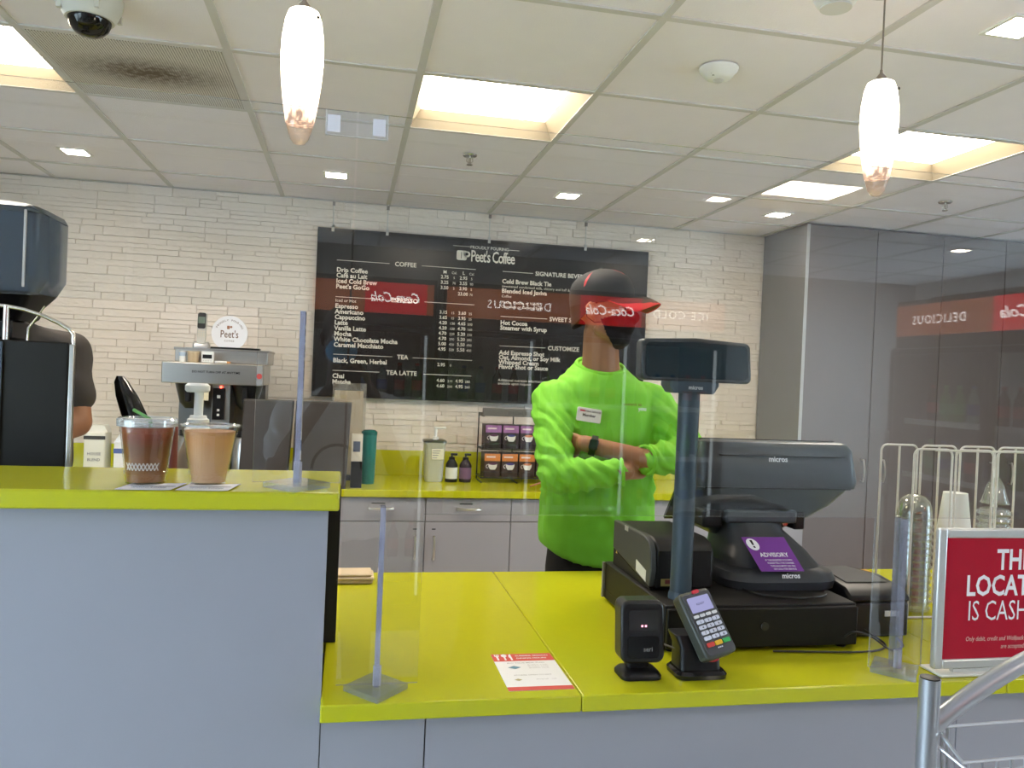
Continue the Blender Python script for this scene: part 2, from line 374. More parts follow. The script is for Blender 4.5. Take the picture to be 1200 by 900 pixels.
def sprinkler(x, y, label):
    r = empty('sprinkler_head', (x, y, CEIL), label, 'sprinkler', 'ceiling sprinklers')
    m = mat('chrome_warm', (.6, .58, .55), .25, 1)
    MB().lathe([(.012, -.008), (.03, -.006), (.034, 0)], (x, y, CEIL), 24).build('escutcheon', m, r)
    MB().lathe([(.006, -.035), (.006, -.008)], (x, y, CEIL), 12).tube([(x-.012, y, CEIL-.01), (x-.014, y, CEIL-.028), (x, y, CEIL-.042)], .0022, 6).tube([(x+.012, y, CEIL-.01), (x+.014, y, CEIL-.028), (x, y, CEIL-.042)], .0022, 6).build('body', m, r)
    MB().lathe([(.0, -.046), (.014, -.045), (.014, -.042), (0, -.042)], (x, y, CEIL), 16).build('deflector', m, r)
sprinkler(.50, 3.62, 'chrome sprinkler head beside the light panel above the menu'); sprinkler(2.975, 3.63, 'chrome sprinkler head above the tall grey cabinets')

# pendants
def pendant(x, y, zb, zt, label):
    L = zt-zb; r = empty('pendant_lamp', (x, y, zb), label, 'pendant lamp', 'elongated glass pendant lamps')
    prof = [(0.001, 0), (.011, .003), (.019, .013), (.029, .045), (.036, .09), (.041, .135), (.044, .18), (.0425, .225), (.037, .262), (.031, .28), (.026, .283)]
    s = L/.283; prof = [(a, q*s) for a, q in prof]
    m = bpy.data.materials.new('frosted_glow'); m.use_nodes = True; nt = m.node_tree; nt.nodes.clear()
    out = nt.nodes.new('ShaderNodeOutputMaterial'); em = nt.nodes.new('ShaderNodeEmission'); tcx = nt.nodes.new('ShaderNodeTexCoord'); sp = nt.nodes.new('ShaderNodeSeparateXYZ')
    nt.links.new(tcx.outputs['Generated'], sp.inputs[0]); no = nt.nodes.new('ShaderNodeTexNoise'); no.inputs['Scale'].default_value = 9; nt.links.new(tcx.outputs['Generated'], no.inputs[0])
    ad = nt.nodes.new('ShaderNodeMath'); ad.operation = 'MULTIPLY_ADD'; ad.inputs[1].default_value = .35; nt.links.new(no.outputs['Fac'], ad.inputs[0]); nt.links.new(sp.outputs['Z'], ad.inputs[2])
    rp = nt.nodes.new('ShaderNodeValToRGB'); e = rp.color_ramp.elements; e[0].position = .12; e[0].color = (.80, .50, .36, 1); e[1].position = .6; e[1].color = (1, .86, .66, 1)
    rp.color_ramp.elements.new(.34).color = (.95, .68, .46, 1)
    nt.links.new(ad.outputs[0], rp.inputs[0]); nt.links.new(rp.outputs[0], em.inputs[0])
    st = nt.nodes.new('ShaderNodeMapRange'); st.inputs[1].default_value = .16; st.inputs[2].default_value = .68; st.inputs[3].default_value = .34; st.inputs[4].default_value = PENDANT
    nt.links.new(ad.outputs[0], st.inputs[0]); nt.links.new(st.outputs[0], em.inputs[1]); nt.links.new(em.outputs[0], out.inputs[0])
    MB().lathe(prof[3:], (x, y, zb), 40).build('shade', m, r)
    MB().lathe(prof[:4], (x, y, zb), 40).build('glass_tip', clear('amber_tip', (.95, .88, .82), .10, body=(.9, .65, .5), bodyfac=.09), r)
    MB().lathe([(.014, L), (.012, L+.012), (.004, L+.022), (.0035, L+.03)], (x, y, zb), 20).build('cap', mat('pendant_metal', (.3, .27, .25), .3, .9), r)
    MB().tube([(x, y, zb+L+.02), (x, y, CEIL-.01)], .0022, 8).build('stem', mat('pendant_metal'), r)
    MB().lathe([(.045, -.02), (.055, -.012), (.055, 0)], (x, y, CEIL), 28).build('canopy', mat('pendant_metal'), r)
    MB().ball((x+.03, y-.026, zb+L-.02), .0035, 8, 6).build('set_screw', BLACK(), r)
pendant(-.12, 1.75, 1.995, 2.275, 'glowing glass pendant above the bar ledge and shield clip'); pendant(1.24, 1.75, 2.005, 2.282, 'glowing glass pendant above the cash register, before the far light panel')
# ================================================================== COUNTERS
TB, BAR = .91, 1.302
lime = mat('lime_solid_surface', (.50, .50, .012), .16, vary=.03, scale=60, spec=.5)
greyblue = mat('grey_laminate', (.315, .315, .35), .38, vary=.02)
cabgrey = mat('cabinet_laminate', (.30, .285, .30), .4, vary=.02)
tallgrey = mat('tall_cabinet_laminate', (.165, .132, .12), .38, vary=.03)
toe = mat('toe_kick_black', (.012, .012, .012), .6)
# low counter: panels under one long worktop
r = empty('service_counter', (.8, 1.54, 0), 'grey panelled front counter under the lime worktop', 'counter')
for xa, xb in ((-.024, .172), (.175, 1.36), (1.363, 2.42)):
    MB().box((xa, 1.55, .1), (xb, 1.568, TB-.032)).build('front_panel', greyblue, r)
MB().box((-.024, 1.60, 0), (2.42, 2.40, .1)).build('plinth', toe, r)
MB().box((-.02, 1.57, .1), (2.42, 2.44, TB-.034)).build('carcass', mat('carcass_grey', (.2, .2, .2), .6), r)
q = empty('under_counter', (-1.1, 2.1, 0), 'grey under-counter unit below the espresso machine', 'cabinet')
MB().box((-2.29, 1.89, .1), (-.03, 2.44, TB-.034)).build('carcass', mat('carcass_grey'), q); MB().box((-2.29, 1.89, 0), (-.03, 2.4, .1)).build('plinth', toe, q)
r = empty('worktop', (.8, 1.5, TB), 'long lime green worktop carrying the cash register', 'worktop')
for xa, xb in ((-.026, .4745), (.4755, 1.45), (1.451, 2.46)):
    MB().box((xa, 1.508, TB-.033), (xb, 2.50, TB)).build('slab', lime, r, bev=.003)
r = empty('side_worktop', (-1.1, 2.2, TB), 'lime worktop under the espresso machine behind the bar', 'worktop'); MB().box((-2.3, 1.88, TB-.033), (-.027, 2.50, TB)).build('slab', lime, r, bev=.003)
# raised bar
r = empty('bar_counter', (-1.0, 1.54, 0), 'tall grey bar front under the raised lime ledge', 'counter')
for xa, xb in ((-1.2, -.026), (-2.3, -1.203)):
    MB().box((xa, 1.55, .1), (xb, 1.568, BAR-.034)).build('front_panel', greyblue, r)
MB().box((-2.3, 1.60, 0), (-.027, 1.85, .1)).build('plinth', toe, r)
MB().box((-2.29, 1.57, .1), (-.05, 1.66, BAR-.034)).build('carcass', mat('carcass_grey'), r)
MB().box((-2.29, 1.858, TB+.001), (-.004, 1.877, BAR-.035)).build('back_panel', toe, r)
r = empty('bar_ledge', (-1.0, 1.5, BAR), 'raised lime green bar ledge with the two iced drinks', 'bar ledge')
MB().box((-2.3, 1.512, BAR-.034), (-.006, 1.838, BAR)).build('slab', lime, r, bev=.004)

# ---- acrylic shields with pass-through cut-outs
acr = clear('acrylic', (.975, .985, .98), .042)
edge = clear('acrylic_edge', (.62, .66, .72), .12, .1, body=(.75, .78, .82), bodyfac=.25)
PY = 1.575
def sheet(name, poly, label):
    mb = MB(); n = len(poly); t = .0025
    vs = [(p[0], PY+s*t, p[1]) for s in (-1, 1) for p in poly]
    mb.add(vs, [tuple(range(n-1, -1, -1)), tuple(range(n, 2*n))]); mb.cur = 1
    mb.add([], [])
    fs = [(k, (k+1) % n, n+(k+1) % n, n+k) for k in range(n)]
    mb.f += fs; mb.mi += [1]*n
    o = mb.build(name, [acr, edge], smooth=False); tag(o, label, 'shield', 'clear acrylic counter shields'); return o
sheet('acrylic_shield', [(-2.0, 2.022), (-.003, 2.022), (-.003, 1.312), (-.168, 1.312), (-.168, 1.639), (-1.9, 1.639), (-1.9, 1.312), (-2.0, 1.312)][::-1], 'clear acrylic shield standing on the raised bar ledge')
sheet('acrylic_shield', [(.001, 2.022), (2.3, 2.022), (2.3, .922), (2.2, .922), (2.2, 1.253), (1.283, 1.253), (1.283, .922), (1.152, .922), (1.152, 1.253), (.157, 1.253), (.157, .922), (.001, .922)][::-1], 'clear acrylic shield over the lime worktop before the cash register')
def stand(x, z, ztop, label, s=.062):
    r = empty('shield_stand', (x, PY, z), label, 'shield stand', 'acrylic shield stands')
    ac2 = clear('acrylic_thick', (.80, .83, .88), .06, .02, body=(.7, .72, .8), bodyfac=.12)
    MB().prism([(0, -s*1.12), (s, 0), (0, s*1.12), (-s, 0)], (x, PY, z), X, Yv, Zv, .0005, .011).build('base_plate', ac2, r)
    pm = clear('acrylic_post', (.66, .68, .78), .12, .05, body=(.6, .6, .74), bodyfac=.3)
    for ya, yb in ((PY-.016, PY-.0035), (PY+.0035, PY+.016)):
        f = MB(); w = .005; za = z+.011
        f.add([(x-w, ya, za), (x-w, yb, za), (x-w, yb, ztop), (x-w, ya, ztop), (x+w, ya, za), (x+w, yb, za), (x+w, yb, ztop), (x+w, ya, ztop)], [(0, 1, 2, 3), (4, 5, 6, 7)])
        n0 = len(f.f); f.f += [(0, 4, 7, 3), (1, 5, 6, 2), (2, 6, 7, 3), (0, 1, 5, 4)]; f.mi += [1]*4
        f.build('fin', [ac2, pm], r, smooth=False)
    MB().box((x-.007, PY-.008, z+.011), (x+.009, PY-.0035, z+.05)).build('glue_block', clear('tape_clear', (.8, .8, .85), .1, .1, body=(.75, .74, .8), bodyfac=.4), r)
stand(-.087, BAR, 1.636, 'clear acrylic stand with a tall fin on the bar ledge'); stand(.077, TB, 1.268, 'clear acrylic stand on the worktop near the bar end')
stand(1.218, TB, 1.252, 'clear acrylic stand on the worktop beside the red sign'); stand(-1.95, BAR, 1.636, 'clear acrylic stand at the far end of the bar ledge')
r = empty('shield_clip', (0, PY, 1.975), 'clear clip with two white stickers joining the shield tops', 'clip')
MB().box((-.06, PY-.008, 1.972), (.057, PY-.0032, 2.019)).build('plate', clear('acrylic_clip', (.93, .94, .95), .06, body=(.9, .9, .9), bodyfac=.06), r)
mb = MB()
for a, b2 in (((-.06, 1.972), (.057, 1.9735)), ((-.06, 1.972), (-.0585, 2.019)), ((.0555, 1.972), (.057, 2.019))): mb.box((a[0], PY-.009, a[1]), (b2[0], PY-.0075, b2[1]))
mb.build('plate_edge', mat('edge_white', (.7, .7, .7), .3), r)
for xa in (-.057, .028): MB().box((xa, PY-.0095, 1.978), (xa+.024, PY-.0083, 2.010)).build('sticker', mat('sticker_white', (.8, .78, .82), .6), r)

# ================================================================== BACK COUNTER
r = empty('back_worktop', (.8, 4.24, TB), 'lime green worktop with backsplash along the stone wall', 'worktop')
MB().box((-2.3, 4.235, TB-.038), (2.645, 4.87, TB)).build('slab', lime, r, bev=.003)
MB().box((-2.3, 4.85, TB), (2.645, 4.87, 1.06)).build('backsplash', lime, r, bev=.002)
handle_m = mat('satin_nickel', (.66, .62, .58), .28, 1)
def bar_handle(c, length, vertical, parent, y):
    x, z = c; L = length/2; pts = []
    for k in range(9):
        t = -1+k/4; bow = .012*(1-t*t)
        pts.append((x, y-.022-bow, z+L*t) if vertical else (x+L*t, y-.022-bow, z))
    pts = [(pts[0][0], y, pts[0][2])]+pts+[(pts[-1][0], y, pts[-1][2])]
    return MB().tube(pts, .0065, 8).build('handle', handle_m, parent)
FY = 4.272
def unit(x0, x1, ndoor, hinge, label):
    r = empty('base_cabinet', ((x0+x1)/2, FY, 0), label, 'cabinet', 'base cabinets under the back worktop')
    MB().box((x0+.001, FY+.002, .1), (x1-.001, 4.85, TB-.039)).build('carcass', mat('carcass_grey'), r)
    MB().box((x0+.001, FY+.05, 0), (x1-.001, 4.8, .1)).build('plinth', toe, r)
    d = MB().box((x0+.002, FY-.018, .745), (x1-.002, FY, TB-.044)).build('drawer', cabgrey, r, bev=.0012)
    bar_handle(((x0+x1)/2, .812), .12, False, d, FY-.018)
    MB().box(((x0+x1)/2-.05, FY-.0188, .835), ((x0+x1)/2+.02, FY-.0181, .841)).build('label_strip', BLACK(), d)
    n = ndoor; w = (x1-x0)/n
    for k in range(n):
        a, b2 = x0+w*k, x0+w*(k+1)
        d = MB().box((a+.002, FY-.018, .105), (b2-.002, FY, .741)).build('door', cabgrey, r, bev=.0012)
        hx = b2-.05 if hinge[k] == 'l' else a+.05
        bar_handle((hx, .605), .115, True, d, FY-.018)
        MB().box((hx-.012, FY-.0188, .70), (hx+.008, FY-.0181, .706)).build('label_strip', BLACK(), d)
unit(-.035, .43, 1, 'l', 'grey base cabinet nearest the bar end, handle beside its neighbour'); unit(.43, .893, 1, 'r', 'grey base cabinet under the pump dispenser')
unit(.893, 1.36, 1, 'l', 'grey base cabinet under the tea rack, half behind the man'); unit(1.36, 1.83, 1, 'r', 'grey base cabinet behind the man in the green shirt'); unit(1.83, 2.64, 2, 'lr', 'wide grey base cabinet beside the tall cabinets')
unit(-.5, -.035, 1, 'r', 'grey base cabinet under the dark bags behind the bar'); unit(-1.4, -.5, 2, 'lr', 'wide grey base cabinet under the coffee brewer'); unit(-2.3, -1.4, 2, 'lr', 'wide grey base cabinet at the side wall end')

# ---- tall cabinets
TX = [2.665, 3.123, 3.583, 4.034, 4.49, 4.95]
for k in range(5):
    x0, x1 = TX[k], TX[k+1]
    lab = ['tall grey cabinet with the exposed side next to the stone wall', 'tall grey cabinet second from the stone wall', 'tall grey cabinet third from the stone wall', 'tall grey cabinet fourth from the stone wall', 'tall grey cabinet farthest from the stone wall'][k]
    r = empty('tall_cabinet', ((x0+x1)/2, 4.37, 0), lab, 'cabinet', 'row of tall cabinets')
    if k == 0:
        MB().box((x0-.018, 4.365, .0), (x0, WALLY-.03, CEIL-.004)).build('side_panel', mat('side_panel_laminate', (.20, .185, .185), .34), r)
        MB().box((x0-.019, 4.3625, 0), (x0+.0015, 4.3645, CEIL-.004)).build('edge_band', mat('edge_band', (.42, .41, .40), .4), r)
    MB().box((x0+.001, 4.387, .1), (x1-.001, WALLY-.03, CEIL-.006)).build('carcass', mat('carcass_grey'), r)
    MB().box((x0+.001, 4.42, 0), (x1-.001, 4.8, .1)).build('plinth', toe, r)
    d = MB().box((x0+.0025, 4.365, .105), (x1-.0025, 4.385, CEIL-.008)).build('door', tallgrey, r, bev=.0015)
    hx = x1-.045 if k % 2 == 0 else x0+.095
    bar_handle((hx, 1.05), .13, True, d, 4.365)

# ================================================================== MENU BOARD
MX0, MX1, MZ0, MZ1, MY = -.206, 1.838, 1.365, 2.356, 4.845
r = menu = empty('menu_board', (.8, MY, MZ0), 'wide black coffee menu board hung before the stone wall', 'menu board')
MB().box((MX0, MY, MZ0), (MX1, MY+.012, MZ1)).build('board', mat('menu_black', (.012, .012, .013), .22, vary=.1), r, bev=.001)
cream = mat('menu_cream', (.72, .68, .60), .5)
TY = MY-.0008
def lines(items, name='lettering'):
    mb = MB()
    for (s, x, z, size, al, bold) in items: mb.text(s, (x, TY, z), X, Zv, size, bold, al, 1.0)
    return mb.build(name, cream, r, fix=False, smooth=False)
def rule(x0, x1, z, mb): mb.box((x0, TY-.0006, z-.0014), (x1, TY, z+.0014))
SL = .0   # the board hangs level
# header logo
lines([('PROUDLY POURING', .815, 2.295, .026, 'CENTER', .012)], 'tagline')
MB().text("Peet's Coffee", (.70, TY, 2.218), X, Zv, .098, .012, 'LEFT', .86, width=.62).build('brand_name', cream, r, fix=False, smooth=False)
LC = (.645, TY, 2.25)
mb = MB(); mb.prism(rrect(.062, .058, .010), LC, X, Zv, -Yv, 0, .0006); mb.prism([(a*.021+.032, b2*.018+.008) for a, b2 in [(math.cos(t*PI/8), math.sin(t*PI/8)) for t in range(16)]], LC, X, Zv, -Yv, 0, .0006)
lg = mb.build('cup_logo', cream, r)
MB().prism([(a*.010+.031, b2*.009+.009) for a, b2 in [(math.cos(t*PI/6), math.sin(t*PI/6)) for t in range(12)]], LC, X, Zv, -Yv, .0007, .001).build('logo_handle_hole', mat('menu_black'), lg)
MB().prism([(-.004, -.02), (0, -.02), (0, .02), (-.004, .02)], LC, X, Zv, -Yv, .0007, .001).build('logo_slit', mat('menu_black'), lg)
rm = MB(); rule(.59, .70, 2.305, rm); rule(.93, 1.0, 2.302, rm)
# left column: sections (z = middle of each line of type)
def section(head, hx, z, xa, xb, items, x, size=.037):
    wd = .0235*len(head)/2+.025
    rule(xa, hx-wd, z, rm); rule(hx+wd, xb, z, rm)
    lines([(head, hx, z-.012, .037, 'CENTER', .02)], 'heading')
    lines([(t[1:], x, zz-.007, size*.68, 'LEFT', 0) if t.startswith('~') else (t, x, zz-.011, size, 'LEFT', .03) for t, zz in items], 'item_list')
def rowz(a, n, d=.0325): return [a-d*k for k in range(n)]
section('COFFEE', .311, 2.17, -.09, .735, list(zip(['Drip Coffee', 'Café au Lait', 'Iced Cold Brew', "Peet's GoGo"], rowz(2.113, 4))), -.09)
section('ESPRESSO', .313, 1.955, -.09, .735, list(zip(['~Iced or Hot', 'Espresso', 'Americano', 'Cappuccino', 'Latte', 'Vanilla Latte', 'Mocha', 'White Chocolate Mocha', 'Caramel Macchiato'], rowz(1.933, 9))), -.09)
section('TEA', .315, 1.617, -.09, .735, [('Black, Green, Herbal', 1.581)], -.09)
section('TEA LATTE', .313, 1.522, -.09, .735, [('Chai', 1.489), ('Matcha', 1.455)], -.09)
pr = []
def prow(z, vals):
    for q, (xx, v) in enumerate(zip((.548, .605, .662, .712), vals)):
        if v: pr.append((v, xx, z-.009, .028 if q in (0, 2) else .021, 'CENTER', .018 if q in (0, 2) else 0))
prow(2.142, ('M', 'Cal.', 'L', 'Cal.'))
for zz, v in zip(rowz(2.112, 4, .032), (('2.75', '5', '2.95', '5'), ('3.25', '70', '3.55', '90'), ('3.50', '5', '3.90', '5'), ('', '', '23.00', '70'))): prow(zz, v)
for zz, v in zip(rowz(1.900, 8, .0318), (('3.15', '15', '3.60', '25'), ('3.65', '15', '3.95', '25'), ('4.20', '130', '4.65', '200'), ('4.20', '130', '4.70', '160'), ('4.70', '220', '5.20', '330'), ('4.70', '290', '5.20', '380'), ('5.00', '430', '5.50', '490'), ('4.95', '320', '5.50', '400'))): prow(zz, v)
prow(1.583, ('2.95', '0', '', '')); prow(1.488, ('4.60', '210', '4.95', '280')); prow(1.455, ('4.60', '200', '4.95', '260'))
lines(pr, 'price_list')
# right column
RX = .90
def section_r(head, hx, z, items):
    rule(RX, hx-.015, z, rm)
    lines([(head, hx, z-.012, .037, 'LEFT', .02)], 'heading')
    lines([(t[1:], RX, zz-.007, .023, 'LEFT', 0) if t.startswith('~') else (t, RX, zz-.011, .037, 'LEFT', .03) for t, zz in items], 'item_list')
section_r('SIGNATURE BEVERAGES', 1.106, 2.17, [('Cold Brew Black Tie', 2.109), ('~sweetened condensed milk, chicory and half & half', 2.080), ('Blended Iced Javiva', 2.051), ('~Coffee', 2.019), ('~Mocha, Matcha, or Vanilla', 1.982), ('~Chocolate or Caramel Swirl', 1.956)])
section_r('SWEET SIPS', 1.208, 1.895, [('Hot Cocoa', 1.856), ('Steamer with Syrup', 1.825)])
section_r('CUSTOMIZE', 1.205, 1.715, [('Add Espresso Shot', 1.673), ('Oat, Almond, or Soy Milk', 1.644), ('Whipped Cream', 1.615), ('Flavor Shot or Sauce', 1.587), ('~Additional nutrition information', 1.505), ('~available upon request', 1.485)])
rm.build('rule_lines', cream, r)
for k, (hx) in enumerate((.195, .81, 1.42, -.12)):
    c = empty('menu_hanger', (hx, MY, 2.33), ['hanger rod between menu board and ceiling above the coffee list', 'hanger rod between menu board and ceiling above the brand name', 'hanger rod between menu board and ceiling above the man', 'hanger rod between menu board and ceiling at the outer corner'][k], 'hanger', 'menu board hanger rods')
    hm = mat('hanger_white', (.62, .61, .58), .4)
    MB().tube([(hx, MY+.006, 2.36), (hx, MY+.006, CEIL)], .003, 8).build('rod', hm, c)
    MB().box((hx-.008, MY-.004, 2.335), (hx+.008, MY-.0005, 2.372)).box((hx-.008, MY-.004, 2.358), (hx+.008, MY+.012, 2.372)).build('clamp', hm, c)
    MB().box((hx-.008, MY, CEIL-.035), (hx+.008, MY+.012, CEIL-.012)).build('ceiling_clip', mat('pendant_metal'), c)
# ================================================================== ON THE BAR LEDGE
def ramp_mat(name, stops, rough=.4, axis='Z', noise=.0):
    m = bpy.data.materials.new(name); m.use_nodes = True; nt = m.node_tree; bs = nt.nodes['Principled BSDF']; bs.inputs['Roughness'].default_value = rough
    tc = nt.nodes.new('ShaderNodeTexCoord'); sp = nt.nodes.new('ShaderNodeSeparateXYZ'); nt.links.new(tc.outputs['Generated'], sp.inputs[0])
    no = nt.nodes.new('ShaderNodeTexNoise'); no.inputs['Scale'].default_value = 5; nt.links.new(tc.outputs['Generated'], no.inputs[0])
    ma = nt.nodes.new('ShaderNodeMath'); ma.operation = 'MULTIPLY_ADD'; ma.inputs[1].default_value = noise; nt.links.new(no.outputs['Fac'], ma.inputs[0]); nt.links.new(sp.outputs[axis], ma.inputs[2])
    rp = nt.nodes.new('ShaderNodeValToRGB'); e = rp.color_ramp.elements
    e[0].position, e[0].color = stops[0][0], lin(stops[0][1]); e[1].position, e[1].color = stops[-1][0], lin(stops[-1][1])
    for p, c in stops[1:-1]: rp.color_ramp.elements.new(p).color = lin(c)
    nt.links.new(ma.outputs[0], rp.inputs[0]); nt.links.new(rp.outputs[0], bs.inputs['Base Color']); MATS[name] = m; return m
cupm = clear('clear_cup', (.97, .97, .96), .045, .02)
rimm = clear('clear_lid', (.88, .90, .92), .12, .05, body=(.85, .88, .9), bodyfac=.22)
def cup(x, y, rb, rt, h, liqm, liqh, label, lid):
    r = empty('iced_drink', (x, y, BAR), label, 'drink', 'two iced drinks on the bar'); z0 = BAR+.0015; c = (x, y, z0)
    hh = lambda t: rb+(rt-rb)*t
    prof = [(0, .0), (rb, 0), (hh(.14), h*.14), (hh(.15)+.0012, h*.15), (hh(.2)+.0012, h*.2), (hh(.21), h*.21), (hh(.84), h*.84), (hh(.85)+.001, h*.85), (rt, h*.97), (rt+.0025, h*.975), (rt+.0025, h), (rt, h)]
    MB().lathe(prof, c, 48).build('cup', cupm, r)
    lp = [(0, .003), (rb-.002, .003), (hh(.5)-.0025, h*.5), (hh(liqh)-.003, h*liqh), (0, h*liqh)]
    MB().lathe(lp, c, 40).build('liquid', liqm, r)
    MB().tube([(x+(rt+.0015)*math.cos(2*PI*k/48), y+(rt+.0015)*math.sin(2*PI*k/48), z0+h) for k in range(48)], .0018, 6, True).build('rim', rimm, r)
    if lid:
        l = MB().lathe([(rt+.0045, h-.006), (rt+.0048, h+.006), (rt+.0015, h+.0095), (rt-.008, h+.010), (rt-.010, h+.0045), (.007, h+.0045)], c, 56).build('lid', rimm, r)
        MB().tube([(x+.005, y+.004, z0+.02), (x+.0, y+.02, z0+h+.005), (x-.036, y+.045, z0+h+.020)], .0035, 8).build('straw', mat('green_straw', (.10, .28, .06), .4), r)
    return r
coffee1 = ramp_mat('layered_coffee', [(0, (.25, .115, .04)), (.35, (.23, .09, .025)), (.68, (.16, .055, .015)), (.86, (.19, .04, .014)), (1, (.25, .065, .03))], .3, noise=.12)
coffee2 = ramp_mat('milky_coffee', [(0, (.53, .32, .18)), (.6, (.56, .31, .14)), (.9, (.56, .27, .10)), (1, (.50, .25, .10))], .35, noise=.1)
c1 = cup(-.362, 1.605, .0345, .0485, .112, coffee1, .93, 'iced brown coffee in a lidded clear cup on a receipt', True)
c2 = cup(-.252, 1.612, .032, .051, .110, coffee2, .90, 'milky iced coffee in an open clear cup on a receipt', False)
mb = MB()   # woven chevron print on the first cup
for k in range(9):
    for s in (-1, 1):
        for q in (0, 1):
            pts = []
            for t in range(5):
                a = math.radians(-128+k*9.5+(t/4-.5)*s*10); z = .026+t*.0035; rr = .0345+.014*z/.112+.0009
                pts.append((-.362+rr*math.cos(a+q*.035), 1.605+rr*math.sin(a+q*.035), BAR+.0015+z))
            mb.tube(pts, .00045, 4)
o = mb.build('chevron_print', mat('print_white', (.75, .68, .60), .6), c1); o['kind'] = 'stuff'
def receipt(x0, x1, y0, y1, label):
    r = empty('receipt', ((x0+x1)/2, (y0+y1)/2, BAR), label, 'receipt', 'receipts under the drinks')
    def pz(u, v): return BAR+.0008+(.004*max(0, v-.0)**2*0)-(.0 if v > .25 else (0.25-v)**2*0)+.006*max(0, abs(u-.5)-.36)
    n = 10; mb = MB(); vs = []; th = .0004
    for k in (0, 1):
        for j in range(n+1):
            for i in range(n+1):
                u, v = i/n, j/n; vs.append((x0+(x1-x0)*u+.012*v, y0+(y1-y0)*v, pz(u, v)+k*th))
    m = n+1; f = [(j*m+i, j*m+i+1, (j+1)*m+i+1, (j+1)*m+i) for j in range(n) for i in range(n)]
    mb.add(vs, f+[tuple(q+m*m for q in a) for a in f]); mb.build('paper', mat('receipt_white', (.80, .80, .80), .6), r)
    t = MB(); cx = (x0+x1)/2
    t.box((x0+.016, y0+.042, BAR+.0014), (x1-.0, y0+.048, BAR+.0017)); t.build('print_bar', mat('receipt_ink', (.2, .2, .24), .6), r)
    MB().text('#000400#', (cx+.004, y0+.024, BAR+.0016), X, Yv, .014, .02).build('print_text', mat('receipt_ink'), r, fix=False, smooth=False)
receipt(-.392, -.300, 1.514, 1.60, 'white receipt curling under the lidded brown drink'); receipt(-.292, -.203, 1.514, 1.60, 'white receipt lying under the open milky drink')

# ================================================================== BEHIND THE BAR
def espresso():
    r = empty('espresso_machine', (-.85, 2.1, TB), 'black boxy espresso machine with steel rail behind the bar', 'espresso machine')
    bm_ = mat('machine_black', (.012, .010, .008), .5, spec=.25)
    MB().prism([(-1.12, 1.99), (-.622, 1.99), (-.63, 2.02), (-.735, 2.36), (-1.12, 2.36)], (0, 0, 0), X, Yv, Zv, TB+.03, 1.565).build('body', bm_, r, bev=.004)
    MB().box((-.62, 1.985, TB+.03), (-.610, 2.0, 1.56)).build('side_panel', STEEL(), r, bev=.002)
    MB().box((-1.125, 1.984, TB+.03), (-.757, 1.989, 1.56)).build('front_panel', mat('panel_bluegrey', (.06, .08, .11), .35), r)
    for x in (-1.07, -.76):
        for y in (2.03, 2.32): MB().lathe([(.02, 0), (.024, .03)], (x, y, TB), 16).build('foot', BLACK(), r)
    railm = mat('rail_steel', (.72, .69, .62), .22, 1)
    pts = [(-1.12, 2.0, 1.645), (-.85, 2.0, 1.643), (-.76, 2.0, 1.640), (-.72, 2.0, 1.634), (-.68, 2.0, 1.622), (-.645, 2.0, 1.606), (-.625, 2.0, 1.594), (-.617, 2.0, 1.584), (-.616, 2.0, 1.560)]
    MB().tube(pts, .0045, 10).build('rail', railm, r)
    MB().tube([(-.757, 2.0, 1.56), (-.757, 2.0, 1.641)], .0062, 10).build('rail_post', railm, r)
    MB().tube([(-.80, 2.25, 1.56), (-.80, 2.25, 1.60), (-.775, 2.28, 1.66)], .003, 8).build('steam_wand', railm, r)
espresso()
def grinder():
    r = empty('coffee_grinder', (-.87, 2.43, TB), 'tall grinder with blue smoky bean hopper at the frame edge', 'grinder')
    cx, cy = -.878, 2.30
    def ring(w, d, z, ch=.02): return [(cx+a, cy+b2, z) for a, b2 in rrect(w, d, ch, 3)]
    MB().loft([ring(.2, .19, 1.69), ring(.235, .22, 1.73), ring(.235, .22, 1.885)]).build('hopper', mat('smoky_hopper', (.030, .044, .066), .15, spec=.35), r)
    MB().loft([ring(.24, .225, 1.886, .03), ring(.23, .215, 1.90, .04), ring(.16, .15, 1.915, .05)]).build('hopper_lid', mat('hopper_lid', (.02, .028, .04), .25), r)
    MB().box((-.795, 2.184, 1.70), (-.790, 2.190, 1.89)).build('seam', mat('painted_pink_glint', (.55, .5, .48), .3), r)  # thin strip whose pale pink colour stands in for a glint on the hopper
    MB().loft([ring(.10, .10, 1.62, .02), ring(.2, .19, 1.69)]).build('throat', BLACK(), r)
    MB().box((cx-.1, 2.375, TB), (cx-.01, 2.49, 1.62)).box((cx-.05, cy-.05, 1.57), (cx+.04, 2.376, 1.62)).build('body', BLACK(), r, bev=.006)
grinder()
def jar(x, y, r0, h, name, label, capm, bodym, labm=None):
    r = empty(name, (x, y, TB), label, 'bottle', None)
    MB().lathe([(0, 0), (r0*.94, 0), (r0, .008), (r0, h*.80), (r0*.8, h*.86)], (x, y, TB+.0005), 32).build('body', bodym, r)
    MB().lathe([(r0*.82, h*.85), (r0*.9, h*.87), (r0*.88, h*.98), (r0*.5, h), (0, h)], (x, y, TB), 32).build('cap', capm, r)
    if labm: MB().lathe([(r0+.0006, h*.2), (r0+.0006, h*.7)], (x, y, TB), 32).build('label', labm, r)
    return r
o = empty('coffee_bag', (-1.24, 4.5, TB), 'cream carton with a dark band behind the barista arm', 'carton')
MB().box((-1.30, 4.43, TB+.001), (-1.2, 4.55, TB+.245)).build('box', mat('cream_carton', (.75, .74, .66), .5), o, bev=.006)
MB().prism([(-.055, 0), (.055, 0), (.035, .035), (-.035, .035)], (-1.25, 4.5, TB+.245), X, Zv, Yv, -.04, .04).build('folded_top', mat('cream_carton'), o)
